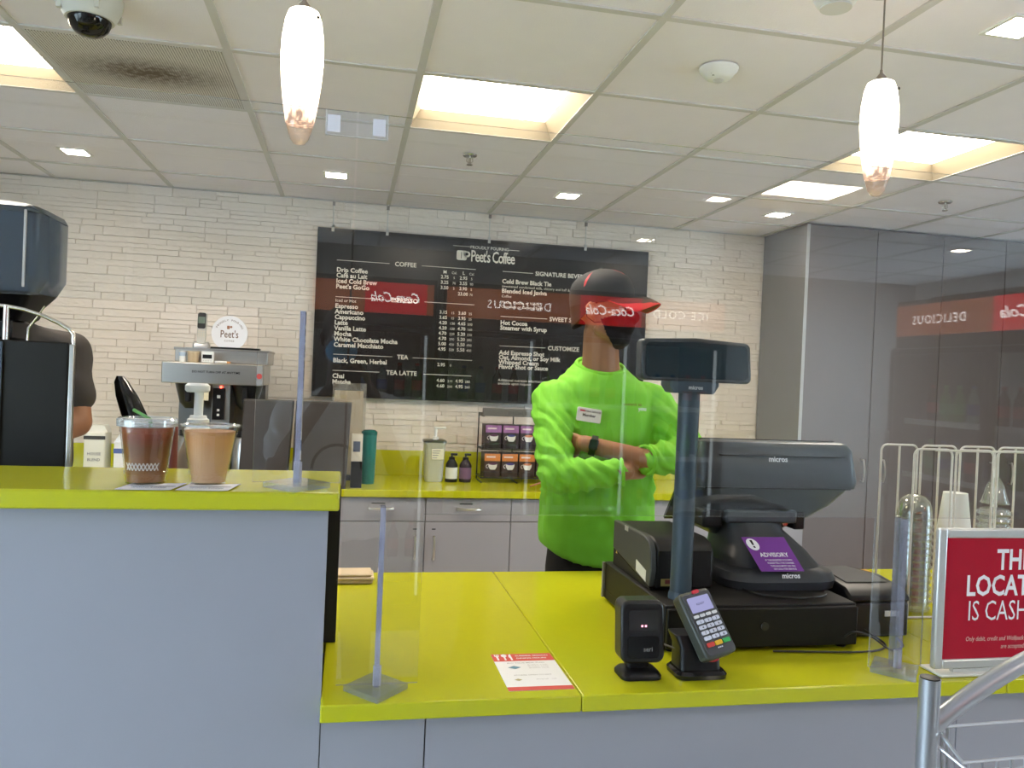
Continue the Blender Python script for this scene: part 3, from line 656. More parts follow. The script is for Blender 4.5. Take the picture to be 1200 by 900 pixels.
MB().box((-1.301, 4.428, TB+.21), (-1.199, 4.43, TB+.228)).build('band', mat('band_dark', (.05, .05, .05), .5), o)
MB().text('HOUSE', (-1.25, 4.4275, TB+.13), X, Zv, .02, .01).text('BLEND', (-1.25, 4.4275, TB+.10), X, Zv, .02, .01).build('lettering', mat('receipt_ink'), o, fix=False, smooth=False)
o = empty('carton', (-1.12, 4.5, TB), 'white carton with a blue side right behind the lidded drink', 'carton')
MB().box((-1.16, 4.44, TB+.001), (-1.07, 4.54, TB+.2)).build('box', mat('white_carton', (.78, .79, .82), .5), o, bev=.004)
MB().prism([(-.045, 0), (.045, 0), (.02, .04), (-.02, .04)], (-1.115, 4.49, TB+.2), X, Zv, Yv, -.04, .04).build('gable', mat('white_carton'), o)
MB().box((-1.161, 4.439, TB+.14), (-1.069, 4.4395, TB+.165)).build('stripe', mat('blue_ink', (.1, .15, .4), .5), o)
# black scoop standing up
o = empty('black_scoop', (-.56, 2.15, TB), 'glossy black plastic scoop leaning up behind the drinks', 'scoop')
rings = []
for z, w, d, xo in ((.44, .05, .03, .045), (.485, .06, .032, .028), (.53, .052, .026, .01), (.565, .034, .018, -.004), (.58, .016, .01, -.008)):
    rings.append([(-.548+xo+w/2*math.cos(2*PI*k/16), 2.16+d*math.sin(2*PI*k/16), TB+z) for k in range(16)])
MB().loft(rings).build('blade', mat('gloss_black', (.01, .01, .011), .12), o)
MB().tube([(-.5, 2.16, TB+.002), (-.503, 2.16, TB+.44)], .012, 10).build('shaft', mat('gloss_black'), o)
# white pump bottle
o = empty('pump_bottle', (-.395, 2.2, TB), 'white pump bottle standing behind the milky drink', 'bottle')
pc = (-.375, 2.2, TB)
MB().lathe([(0, .001), (.045, .001), (.047, .01), (.047, .38), (.032, .42), (.028, .43)], pc, 32).build('body', mat('sauce_brown', (.4, .3, .2), .4), o)
MB().lathe([(.033, .428), (.033, .45), (.027, .455), (.027, .475), (.022, .478), (.020, .485)], pc, 32).build('collar', WHITE(), o)
MB().lathe([(.0115, .48), (.0115, .545)], pc, 20).build('stem', WHITE(), o)
MB().loft([[(pc[0]-.004+sx*math.cos(2*PI*k/24), pc[1]+sy*math.sin(2*PI*k/24), TB+z) for k in range(24)] for sx, sy, z in ((.026, .018, .545), (.031, .021, .55), (.031, .021, .562), (.024, .016, .568))]).build('pump_head', WHITE(), o)
# red canister with steel edge
o = empty('red_canister', (-.44, 2.05, TB), 'dark red canister with steel side between the two drinks', 'canister')
MB().lathe([(0, .001), (.032, .001), (.034, .01), (.034, .47), (.028, .475)], (-.43, 2.06, TB), 28).build('body', mat('dark_red', (.16, .03, .025), .35), o)
MB().box((-.478, 2.03, TB+.001), (-.464, 2.07, TB+.475)).build('steel_side', STEEL(), o, bev=.002)
MB().tube([(-.462, 2.025, TB+.44), (-.45, 2.0, TB+.45), (-.43, 2.0, TB+.42), (-.42, 2.02, TB+.3)], .004, 8).build('handle', BLACK(), o)

# ================================================================== ON THE BACK WORKTOP
def brewer():
    r = empty('coffee_brewer', (-.67, 4.5, TB), 'wide stainless steel twin coffee brewer on the back worktop', 'coffee brewer'); st = STEEL()
    MB().box((-.885, 4.45, 1.535), (-.42, 4.78, 1.607)).build('top_tank', st, r, bev=.004)
    MB().box((-.89, 4.445, 1.598), (-.415, 4.785, 1.61)).build('top_edge', mat('steel_edge', (.35, .33, .31), .35, 1), r)
    MB().box((-.923, 4.33, 1.425), (-.435, 4.78, 1.533)).build('hood', st, r, bev=.005)
    MB().box((-.46, 4.327, 1.428), (-.432, 4.4, 1.53)).build('control_side', mat('grey_side', (.3, .31, .32), .4), r)
    MB().lathe([(.0, 0), (.012, 0), (.014, .006)], (0, 0, 0), 20).build('button', mat('red_button', (.5, .04, .03), .4), r).matrix_basis = Matrix.Translation((-.447, 4.325, 1.475)) @ Matrix.Rotation(PI/2, 4, 'X')
    MB().box((-.74+.05, 4.42, TB+.02), (-.60, 4.76, 1.425)).build('column', st, r)
    MB().box((-.885, 4.6, TB+.02), (-.44, 4.76, 1.425)).build('back_panel', mat('steel_dark', (.25, .24, .23), .35, 1), r)
    MB().box((-.9, 4.36, TB+.001), (-.43, 4.76, TB+.035)).build('base', st, r, bev=.003)
    MB().box((-.685, 4.412, 1.24), (-.625, 4.42, 1.405)).build('control_panel', mat('panel_black', (.01, .01, .011), .25), r)
    for z, s in ((1.36, .008), (1.29, .006), (1.265, .006)): MB().box((-.655-s, 4.409, z-s), (-.655+s, 4.4125, z+s)).build('indicator', mat('indicator_white', (.7, .7, .7), .4), r)
    MB().box((-.65, 4.405, 1.405), (-.64, 4.412, 1.415)).build('indicator_lamp', emis('red_led', (1, .05, .03), 6), r)
    for cx in (-.80, -.52):
        MB().lathe([(.03, -.13), (.055, -.1), (.075, -.02), (.08, 0)], (cx, 4.46, 1.424), 28).build('filter_basket', mat('basket_black', (.015, .015, .016), .3), r)
        MB().box((cx-.012, 4.355, 1.33), (cx+.012, 4.40, 1.41)).build('basket_handle', BLACK(), r, bev=.004)
        MB().lathe([(.07, .03), (.072, .05), (.072, .2), (.06, .235), (.05, .24)], (cx, 4.47, TB), 28).build('airpot', st, r)
        MB().lathe([(.052, .24), (.052, .27), (.03, .28)], (cx, 4.47, TB), 28).build('airpot_lid', BLACK(), r)
    MB().box((-.76, 4.378, 1.34), (-.70, 4.381, 1.42)).build('note', mat('note_cream', (.7, .62, .42), .6), r)
    MB().text('DO NOT TURN OFF AT ANYTIME', (-.66, 4.3285, 1.482), X, Zv, .0155, .02).build('lettering', BLACK(), r, fix=False, smooth=False)
brewer()
def on_brewer():
    z = 1.611
    r = empty('cordless_phone', (-.775, 4.52, z), 'cordless phone standing in its cradle on the brewer', 'phone')
    MB().loft([[(-.77+a, 4.53+b2, z+q) for a, b2 in rrect(w, d, .012)] for w, d, q in ((.08, .075, 0), (.08, .075, .02), (.068, .055, .034))]).build('cradle', mat('phone_silver', (.45, .45, .45), .3, .6), r)
    MB().prism(rrect(.043, .165, .012), (-.768, 4.515, z+.105), X, (0, .12, .99), -Yv, -.012, .012).build('handset', mat('phone_body', (.55, .53, .48), .35), r, bev=.002)
    MB().prism(rrect(.041, .085, .010), (-.768, 4.502, z+.145), X, (0, .12, .99), -Yv, 0, .002).build('fascia', BLACK(), r)
    MB().box((-.785, 4.4975, z+.13), (-.751, 4.4995, z+.165)).build('screen', mat('lcd_green', (.16, .2, .16), .2), r)
    for i in range(3):
        for j in range(4): MB().cbox((-.781+.013*i, 4.4995, z+.088-.013*j), (.009, .004, .008)).build('key', mat('phone_key', (.6, .55, .45), .4), r)
    r = empty('round_sign', (-.63, 4.5, z), 'round white sign with brand name standing on the brewer', 'sign')
    pts = [(.092*math.cos(2*PI*k/48), max(.092*math.sin(2*PI*k/48), -.078)) for k in range(48)]
    MB().prism(pts, (-.628, 4.515, z+.086), X, Zv, -Yv, -.004, .004).build('disc', mat('sign_white', (.80, .80, .84), .5), r)
    ink = mat('sign_brown', (.17, .10, .07), .6); y = 4.5105
    t = MB().text('Peet\'s', (-.628, y, z+.062), X, Zv, .055, .01, width=.72); t.text('COFFEE', (-.628, y, z+.04), X, Zv, .012, .01, spacing=1.3)
    t.build('lettering', ink, r, fix=False, smooth=False)
    t = MB()
    for k, ch in enumerate('PROUDLY POURING'):
        a = math.radians(152-124*k/14); rd = .068; u = Vector((math.sin(a), 0, -math.cos(a))); v = Vector((math.cos(a), 0, math.sin(a)))
        t.text(ch, Vector((-.628, y, z+.082))+v*rd, u, v, .014, .01)
    t.build('arched_lettering', ink, r, fix=False, smooth=False)
    t = MB().prism(rrect(.014, .018, .002), (-.634, y, z+.116), X, Zv, -Yv, 0, .0006).prism([(.006*math.cos(k*PI/6)+.014, .006*math.sin(k*PI/6)+.003) for k in range(12)], (-.634, y, z+.116), X, Zv, -Yv, 0, .0006); t.build('cup_logo', mat('logo_copper', (.35, .16, .1), .5), r)
    MB().box((-.72, 4.50, z), (-.47, 4.56, z+.010)).build('foot', BLACK(), r)
    z = 1.534
    r = empty('tasting_cup', (-.83, 4.39, z), 'small white printed cup on the brewer hood', 'cup')
    MB().lathe([(0, 0), (.015, 0), (.019, .055), (.017, .056)], (-.835, 4.39, z), 24).build('cup', WHITE(), r); MB().lathe([(.0175, .03), (.019, .05)], (-.835, 4.39, z+.0), 24).build('print', mat('blue_print', (.4, .5, .62), .5), r)
    r = empty('amber_cup', (-.79, 4.39, z), 'translucent amber cup beside the small printed cup', 'cup')
    MB().lathe([(0, 0), (.027, 0), (.030, .055), (.028, .056)], (-.785, 4.40, z), 24).build('cup', mat('amber_plastic', (.5, .38, .24), .3), r); MB().lathe([(.0305, .05), (.0315, .057), (.02, .058)], (-.785, 4.40, z), 24).build('rim', mat('amber_rim', (.62, .52, .36), .3), r)
    r = empty('digital_timer', (-.71, 4.38, z), 'white digital timer standing on the brewer hood', 'timer')
    MB().box((-.742, 4.37, z), (-.682, 4.395, z+.058)).build('case', WHITE(), r, bev=.004); MB().box((-.735, 4.368, z+.022), (-.690, 4.3705, z+.042)).build('screen', BLACK(), r)
    for i in range(4): MB().cbox((-.73+.012*i, 4.3695, z+.01), (.006, .003, .005)).build('button', mat('lens_grey'), r)
    r = empty('probe_thermometer', (-.64, 4.37, z), 'white probe thermometer lying on the brewer hood', 'thermometer')
    MB().box((-.675, 4.36, z), (-.615, 4.378, z+.012)).build('handle', WHITE(), r, bev=.004); MB().box((-.615, 4.362, z+.001), (-.598, 4.376, z+.011)).build('end_cap', mat('orange_tip', (.6, .3, .12), .4), r)
on_brewer()
def bin_(xa, xb, label, lean):
    r = empty('waste_bin', ((xa+xb)/2, 4.3, TB), label, 'bin', 'dark brown bins behind the bar')
    m = mat('bin_brown', (.05, .042, .038), .55, vary=.2, scale=14); cx = (xa+xb)/2; w = (xb-xa)/2; top = .44
    rg = lambda s, z, xo: [(cx+xo+a, 4.298+b2, TB+z) for a, b2 in rrect(2*w*s, .10*s, .012, 3)]
    MB().loft([rg(.97, .001, -lean), rg(1, top, lean), rg(.94, top, lean), rg(.92, .06, -lean*.7)]).build('body', m, r)
    MB().loft([rg(1.0, top+.001, lean), rg(1.0, top+.008, lean)]).build('lip', mat('bin_lip', (.08, .07, .06), .5), r)
bin_(-.52, -.275, 'dark brown upright bin nearer the brewer behind the bar stand', .008); bin_(-.262, .02, 'dark brown upright bin nearer the teal tumbler', .006)
ho = clear('acrylic_holder', (.9, .9, .88), .08, body=(.8, .75, .65), bodyfac=.1)
r = empty('bag_holder', (.0, 4.64, TB), 'tall clear holder with kraft paper bags behind the bins', 'holder')
MB().box((-.08, 4.58, TB+.03), (.105, 4.70, TB+.545)).build('tall_case', ho, r); MB().box((-.07, 4.60, TB+.032), (.09, 4.68, TB+.50)).build('paper_bags', mat('kraft', (.5, .4, .28), .6), r); MB().box((-.085, 4.575, TB+.001), (.11, 4.705, TB+.03)).build('foot', BLACK(), r)
r = empty('card_holder', (.06, 4.34, TB), 'small black stand with a cream printed card beside the bin', 'holder')
MB().box((.034, 4.30, TB+.14), (.09, 4.38, TB+.28)).build('card_stack', mat('card_cream', (.66, .6, .5), .6), r); MB().box((.042, 4.2985, TB+.19), (.078, 4.2995, TB+.245)).build('card_print', mat('card_blue', (.08, .1, .16), .5), r)
MB().box((.034, 4.29, TB+.001), (.092, 4.40, TB+.14)).build('foot', BLACK(), r, bev=.003)
r = empty('teal_tumbler', (.128, 4.47, TB), 'teal tumbler standing beside the card holder', 'tumbler')
MB().lathe([(0, .001), (.034, .001), (.036, .01), (.042, .27), (.040, .272)], (.128, 4.47, TB), 32).build('body', mat('teal_plastic', (.0, .16, .14), .3), r); MB().lathe([(.043, .268), (.044, .285), (.03, .295), (0, .296)], (.128, 4.47, TB), 32).build('lid', mat('teal_lid', (.0, .12, .11), .25), r)
def pump_pot():
    r = empty('pump_dispenser', (.5, 4.62, TB), 'square steel pump dispenser with white pump and label', 'dispenser'); cx, cy = .503, 4.62
    rg = lambda w, z, q=.02: [(cx+a, cy+b2, TB+z) for a, b2 in rrect(w, w, q, 4)]
    MB().loft([rg(.095, .001, .03), rg(.105, .03, .03), rg(.118, .21), rg(.125, .215), rg(.125, .225)]).build('tank', mat('satin_steel', (.62, .62, .60), .45, .45), r)
    MB().loft([rg(.13, .226), rg(.13, .236), rg(.11, .24)]).build('lid', mat('steel_dark'), r)
    MB().lathe([(.016, .24), (.016, .255), (.008, .26), (.008, .305)], (cx+.005, cy, TB), 20).build('pump_stem', WHITE(), r)
    MB().box((cx-.006, cy-.008, TB+.30), (cx+.065, cy+.008, TB+.314)).build('spout', WHITE(), r, bev=.004)
    MB().box((cx-.02, cy-.062, TB+.13), (cx+.05, cy-.06, TB+.19)).build('label', mat('label_cream', (.72, .68, .52), .6), r)
    t = MB()
    for k in range(4): MB().box((cx-.015, cy-.0626, TB+.178-.013*k), (cx+.03-.006*k, cy-.0621, TB+.182-.013*k)).build('label_print', mat('receipt_ink'), r)
pump_pot()
def flask(x, bodym, labm, label):
    r = empty('syrup_bottle', (x, 4.6, TB), label, 'bottle', 'small pump bottles'); c = (x, 4.60, TB)
    MB().lathe([(0, .001), (.034, .001), (.035, .008), (.035, .10), (.02, .125), (.015, .13)], c, 24).build('body', bodym, r)
    MB().lathe([(.017, .128), (.017, .142), (.006, .145), (.006, .155)], c, 16).build('pump_collar', BLACK(), r)
    MB().box((x-.008, 4.585, TB+.152), (x+.03, 4.605, TB+.165)).build('pump_head', BLACK(), r, bev=.003)
    MB().lathe([(.0355, .02), (.0355, .085)], c, 24).build('label', labm, r)
flask(.605, BLACK(), mat('label_white', (.7, .7, .68), .6), 'small black pump bottle with white label beside the dispenser'); flask(.685, mat('bottle_dark', (.03, .02, .03), .25), mat('label_purple', (.16, .08, .16), .5), 'small dark pump bottle with purple label')
# tea rack and boxes
def tea():
    r = empty('tea_rack', (.98, 4.65, TB), 'black wire tea rack with a grey header on the back worktop', 'rack'); wm = mat('wire_black', (.02, .02, .02), .4)
    for x in (.775, .985, 1.205):
        MB().tube([(x, 4.74, TB+.004), (x, 4.74, TB+.40)], .004, 8).build('upright', wm, r); MB().tube([(x, 4.56, TB+.004), (x, 4.74, TB+.004)], .004, 8).build('foot', wm, r)
    for z in (.03, .195):
        for y in (4.56, 4.58, 4.66, 4.735): MB().tube([(.77, y, TB+z), (1.21, y, TB+z)], .003, 6).build('shelf_wire', wm, r)
        MB().tube([(.77, 4.555, TB+z+.035), (1.21, 4.555, TB+z+.035)], .003, 6).build('front_rail', wm, r)
        for x in (.77, 1.21): MB().tube([(x, 4.555, TB+z+.035), (x, 4.555, TB+z), (x, 4.735, TB+z)], .003, 6).build('side_wire', wm, r)
    h = MB().box((.775, 4.60, TB+.385), (1.21, 4.625, TB+.432)).build('header', mat('header_grey', (.14, .135, .125), .4), r, bev=.004)
    MB().text('SPECIALTY TEAS', (1.02, 4.5992, TB+.398), X, Zv, .024, .01, spacing=1.1).build('lettering', mat('header_text', (.06, .06, .055), .5), h, fix=False, smooth=False)
    MB().box((.78, 4.62, TB+.38), (.79, 4.74, TB+.40)).box((1.195, 4.62, TB+.38), (1.205, 4.74, TB+.40)).build('header_arm', wm, r)
    names = {0: ['purple-topped tea box at the outer end of the upper row', 'second purple-topped tea box in the upper row', 'third purple-topped tea box in the upper row', 'tan tea box ending the upper row beside the man'],
             1: ['orange-topped tea box at the outer end of the lower row', 'second orange-topped tea box in the lower row', 'third orange-topped tea box in the lower row', 'green-topped tea box ending the lower row beside the man']}
    for row, z in ((1, .034), (0, .199)):
        for k in range(4):
            x0 = .79+.103*k; zz = TB+z; x1 = x0+.095
            q = empty('tea_box', (x0+.047, 4.6, zz), names[row][k], 'tea box', 'tea boxes in the rack')
            band = [('tea_purple', (.30, .13, .32)), ('tea_tan', (.5, .35, .16))][k == 3] if row == 0 else [('tea_orange', (.60, .20, .04)), ('tea_green', (.22, .28, .04))][k == 3]
            MB().box((x0, 4.575, zz), (x1, 4.70, zz+.137)).build('carton', mat('tea_dark', (.035, .022, .03), .5) if row == 0 else mat('tea_dark2', (.05, .025, .02), .5), q, bev=.002)
            bd = MB().box((x0+.001, 4.5735, zz+.093), (x1-.001, 4.5745, zz+.135)).build('band', mat(band[0], band[1], .5), q)
            MB().box((x0+.012, 4.5725, zz+.112), (x1-.03, 4.5733, zz+.121)).build('band_print', mat('tea_print', (.72, .62, .62), .5), q)
            cm = mat('tea_cup_white', (.7, .68, .66), .4)
            MB().prism([(-.026, .022), (-.024, .004), (-.014, -.012), (.014, -.012), (.024, .004), (.026, .022)], (x0+.05, 4.5745, zz+.055), X, Zv, -Yv, 0, .0015).build('cup_print', cm, q)
            MB().prism([(.024*math.cos(t*PI/8), .007*math.sin(t*PI/8)) for t in range(16)], (x0+.05, 4.5728, zz+.077), X, Zv, -Yv, 0, .0006).build('tea_print', [mat('tea_violet', (.10, .03, .09), .4), mat('tea_blue', (.06, .05, .25), .4), mat('tea_amber', (.5, .15, .04), .4)][k % 3], q)
            MB().tube(arc((x0+.05-.028, 4.5735, zz+.062), .010, PI*.5, PI*1.5, 8, X, Zv), .002, 6).build('cup_handle_print', cm, q)
tea()
r = empty('round_strainer', (1.19, 4.42, TB), 'black round tool with copper handle beside the green shirt', 'strainer')
MB().lathe([(0, .001), (.03, .001), (.034, .03), (.036, .06), (.03, .065)], (1.17, 4.42, TB), 28).build('bowl', BLACK(), r); MB().tube([(1.14, 4.41, TB+.045), (1.02, 4.37, TB+.012)], .005, 8).build('handle', mat('copper_handle', (.3, .1, .03), .35), r)
r = empty('black_tray', (1.5, 4.6, TB), 'low black box on the back worktop behind the crossed arms', 'box')
MB().box((1.33, 4.45, TB+.001), (1.75, 4.75, TB+.20)).build('body', mat('tray_black', (.02, .018, .016), .5), r, bev=.006); MB().box((1.32, 4.44, TB+.20), (1.76, 4.76, TB+.215)).build('lid', BLACK(), r, bev=.004)
# ================================================================== ON THE LOW WORKTOP
DT = TB+.108
def cash_drawer():
    r = empty('cash_drawer', (.98, 1.95, TB), 'wide black cash drawer under the register', 'cash drawer')
    m = mat('drawer_black', (.012, .0115, .011), .5, spec=.25, vary=.15, scale=20)
    for x in (.76, 1.20):
        for y in (1.75, 2.14): MB().lathe([(.012, 0), (.014, .006)], (x, y, TB), 12).build('foot', BLACK(), r)
    MB().box((.735, 1.735, TB+.006), (1.228, 2.175, DT)).build('body', m, r, bev=.003)
    MB().box((.738, 1.722, TB+.010), (1.225, 1.735, DT-.006)).build('front', mat('drawer_front', (.008, .008, .008), .45, spec=.25), r, bev=.003)
    MB().lathe([(0, 0), (.009, 0), (.01, .004)], (0, 0, 0), 16).build('lock', mat('lock_dark', (.03, .03, .03), .3), r).matrix_basis = Matrix.Translation((.98, 1.7215, TB+.06)) @ Matrix.Rotation(PI/2, 4, 'X')
    MB().box((.7335, 1.735, TB+.03), (.7345, 2.172, TB+.032)).build('seam', BLACK(), r)
    MB().box((.728, 2.168, TB+.008), (.735, 2.178, DT-.002)).build('edge_strip', mat('edge_grey', (.2, .2, .2), .4), r)
cash_drawer()
def printer():
    r = empty('receipt_printer', (.86, 1.97, DT), 'dark receipt printer with a grey side panel on the drawer', 'printer')
    m = BLACK(); z0 = DT+.001
    prof = [(1.865, .0), (2.15, 0), (2.15, .120), (1.92, .123), (1.885, .115), (1.868, .095)]
    MB().prism([(y, z) for y, z in prof], (.762, 0, z0), Yv, Zv, X, 0, .155).build('body', mat('printer_black', (.009, .009, .009), .45, spec=.25), r, bev=.008)
    MB().prism([(1.87, .006), (2.148, .045), (2.148, .122), (1.915, .1245), (1.883, .117), (1.866, .096), (1.860, .05)], (.747, 0, z0), Yv, Zv, X, 0, .015).build('side_panel', mat('printer_grey', (.052, .056, .052), .5), r, bev=.003)
    MB().prism([(1.865, .0), (2.145, .0), (2.145, .043), (1.865, .004)], (.7485, 0, z0), Yv, Zv, X, 0, .013).build('side_skirt', mat('printer_black'), r)
    MB().box((.746, 2.03, z0+.112), (.7475, 2.055, z0+.1245)).build('catch', mat('catch_grey', (.4, .4, .4), .4), r)
    MB().prism([(1.89, .014), (1.96, .026), (1.96, .054), (1.89, .042)], (.746, 0, z0), Yv, Zv, X, 0, .0008).build('rating_label', mat('label_white', (.7, .7, .68), .6), r)
    MB().box((.772, 1.8525, z0+.012), (.842, 1.8545, z0+.03)).build('port_panel', mat('port_amber', (.25, .2, .06), .5), r); MB().box((.782, 1.8515, z0+.018), (.812, 1.853, z0+.028)).build('port', mat('port_red', (.12, .02, .02), .4), r)
    MB().prism([(-.006, 0), (.006, 0), (0, .008)], (.7465, 2.115, z0+.035), Yv, Zv, X, 0, .0012).build('warning_mark', mat('warning_yellow', (.7, .5, .1), .5), r)
printer()
def pole_display():
    px, py = .797, 1.792
    r = empty('pole_display', (px, py, DT), 'customer display on a thick blue-grey pole', 'customer display')
    dm = mat('display_blue', (.040, .062, .085), .4)
    MB().lathe([(.029, .001), (.029, .010), (.027, .018)], (px, py, DT), 28).build('foot', dm, r)
    MB().tube([(px, py, DT+.010), (px, py, 1.53)], .0255, 24).build('pole', dm, r)
    MB().prism([(-.05, 0), (.05, 0), (.062, .018), (.062, .03), (-.062, .03), (-.062, .018)], (px, py, 1.508), X, Zv, Yv, -.03, .03).build('bracket', dm, r, bev=.004)
    c = (px+.004, py-.01, 1.585)
    hs = [(-.131, -.05), (.131, -.05), (.139, -.042), (.137, .038), (.130, .047), (0, .054), (-.130, .047), (-.137, .038), (-.139, -.042)]
    U = Vector((1, 0, 0)); V = Vector((0, .10, .995))
    MB().prism(hs, c, U, V, Yv, -.018, .022).build('housing', mat('display_rim', (.035, .042, .05), .4), r, bev=.006, seg=3)
    MB().prism([(a*.93, b2*.84) for a, b2 in hs], c, U, V, Yv, -.0205, -.0182).build('screen', mat('display_glass', (.006, .016, .022), .05), r, bev=.001)
    MB().text('micros', (px+.002, py-.0312, 1.518), X, Zv, .013, .03).build('lettering', mat('logo_pale', (.6, .62, .62), .5), r, fix=False, smooth=False)
pole_display()
def pos():
    r = empty('register_terminal', (1.15, 2.0, DT), 'dark touchscreen register terminal seen from behind', 'register')
    m = mat('terminal_dark', (.040, .044, .050), .36)
    def ring(x0, x1, y0, y1, z, rad=.02): return [((x0+x1)/2+a, (y0+y1)/2+b2, z) for a, b2 in rrect(x1-x0, y1-y0, min(rad, (y1-y0)/2.1), 4)]
    # base plate and swept neck
    MB().loft([ring(.985, 1.300, 1.845, 2.15, DT+.001, .07), ring(.98, 1.305, 1.84, 2.155, DT+.022, .075), ring(.988, 1.297, 1.85, 2.15, DT+.040, .07), ring(1.02, 1.265, 1.872, 2.14, DT+.052, .07)]).build('base', m, r)
    MB().loft([ring(1.015, 1.272, 1.868, 2.14, DT+.050, .07), ring(1.03, 1.245, 1.90, 2.13, DT+.085, .06), ring(1.035, 1.20, 1.945, 2.12, DT+.13, .05), ring(1.03, 1.19, 1.98, 2.1, DT+.19, .04)]).build('neck', m, r)
    MB().box((1.02, 1.955, DT+.150), (1.225, 2.05, DT+.185)).build('hinge_block', mat('terminal_mid', (.055, .062, .07), .4), r, bev=.006)
    # head: upper hood, lower bowl
    MB().loft([ring(.93, 1.392, 1.935, 2.12, 1.265, .03), ring(.93, 1.395, 1.930, 2.10, 1.285, .03), ring(.938, 1.382, 1.945, 2.03, 1.366, .02), ring(.944, 1.372, 1.955, 2.01, 1.382, .02), ring(.955, 1.36, 1.967, 2.0, 1.386, .015)]).build('hood', m, r)
    MB().loft([ring(1.02, 1.19, 2.03, 2.2, 1.125, .03), ring(.985, 1.27, 2.0, 2.19, 1.16, .04), ring(.955, 1.34, 1.962, 2.16, 1.215, .04), ring(.94, 1.378, 1.946, 2.13, 1.262, .03)]).build('bowl', mat('terminal_bowl', (.034, .038, .043), .33), r)
    MB().box((.985, 1.9285, 1.349), (1.34, 1.953, 1.3515)).build('groove', BLACK(), r)
    MB().box((.945, 1.932, 1.2625), (1.365, 1.945, 1.2665)).build('groove', BLACK(), r)
    MB().text('micros', (1.152, 1.9383, 1.335), X, (0, .18, .98), .020, .03).build('lettering', mat('logo_white', (.75, .75, .75), .5), r, fix=False, smooth=False)
    MB().prism([(2.008, 1.384), (2.205, 1.135), (2.213, 1.14), (2.014, 1.388)], (.95, 0, 0), Yv, Zv, X, 0, .41).build('touchscreen', mat('screen_glass', (.02, .025, .03), .08), r)
    for x, z in ((.975, 1.172), (1.205, 1.165)): MB().lathe([(0, -.004), (.008, -.003), (.008, .0), (0, 0)], (0, 0, 0), 14).build('screw', CHROME(), r).matrix_basis = Matrix.Translation((x, 1.984, z)) @ Matrix.Rotation(-PI/2, 4, 'X')
    for q in (((.962, 1.972, DT+.135), (1.019, 2.1, DT+.185)), ((1.226, 1.972, DT+.13), (1.26, 2.1, DT+.18))): MB().box(*q).build('bracket', BLACK(), r, bev=.006)
    # speaker vent on the side of the hood
    for k in range(5): MB().tube([(.936-.001*0, 1.985+.012*k-.02, 1.28), (.941, 1.985+.006*k-.01, 1.34)], .0016, 6).build('vent_slot', BLACK(), r)
    # advisory sticker lying on the sloping neck
    P = [(1.030, 1.893, DT+.126), (1.150, 1.893, DT+.126), (1.182, 1.842, DT+.050), (1.063, 1.842, DT+.050)]
    o = Vector(P[3]); U = Vector((1, 0, 0)); V = (Vector(P[0])-Vector(P[3])); n = U.cross(V).normalized()
    a = MB(); vs = [Vector(p)+n*.0015 for p in P]+[Vector(p)+n*.0005 for p in P]; a.add(vs, [(0, 1, 2, 3), (7, 6, 5, 4), (0, 1, 5, 4), (1, 2, 6, 5), (2, 3, 7, 6), (3, 0, 4, 7)])
    s = a.build('advisory_sticker', mat('sticker_purple', (.16, .022, .25), .45), r, smooth=False)
    Vn = V.normalized(); L = V.length; c = o+n*.002
    wt = mat('print_pure_white', (.8, .78, .8), .5)
    t = MB().text('ADVISORY', c+U*.062+V*.42, U, Vn, .0165, .02)
    for k, tx in enumerate(('IF THE REGISTER IS DOWN', 'PLEASE TELL THE CASHIER', 'THIS SALE MUST GO ON', 'OR CALL FOR SERVICE')): t.text(tx, c+U*(.066+.001*k)+V*(.30-.085*k), U, Vn, .0062, .01)
    t.build('sticker_text', wt, s, fix=False, smooth=False)
    d = c+U*.02+V*.78
    MB().prism([(.016*math.cos(k*PI/12), .017*math.sin(k*PI/12)) for k in range(24)], d, U, Vn, n, 0, .0006).build('sticker_disc', wt, s)
    MB().prism([(-.0025, -.002), (.0025, -.002), (.0035, .012), (-.0035, .012)], d, U, Vn, n, .0007, .0012).prism([(-.0025, -.010), (.0025, -.010), (.0025, -.005), (-.0025, -.005)], d, U, Vn, n, .0007, .0012).build('exclamation_mark', BLACK(), s)
    MB().text('micros', (1.145, 1.8385, DT+.034), X, (0, .35, .93), .018, .03).build('lettering', mat('logo_white'), r, fix=False, smooth=False)
    for o_ in kids(r): o_.location.x -= .03
pos()
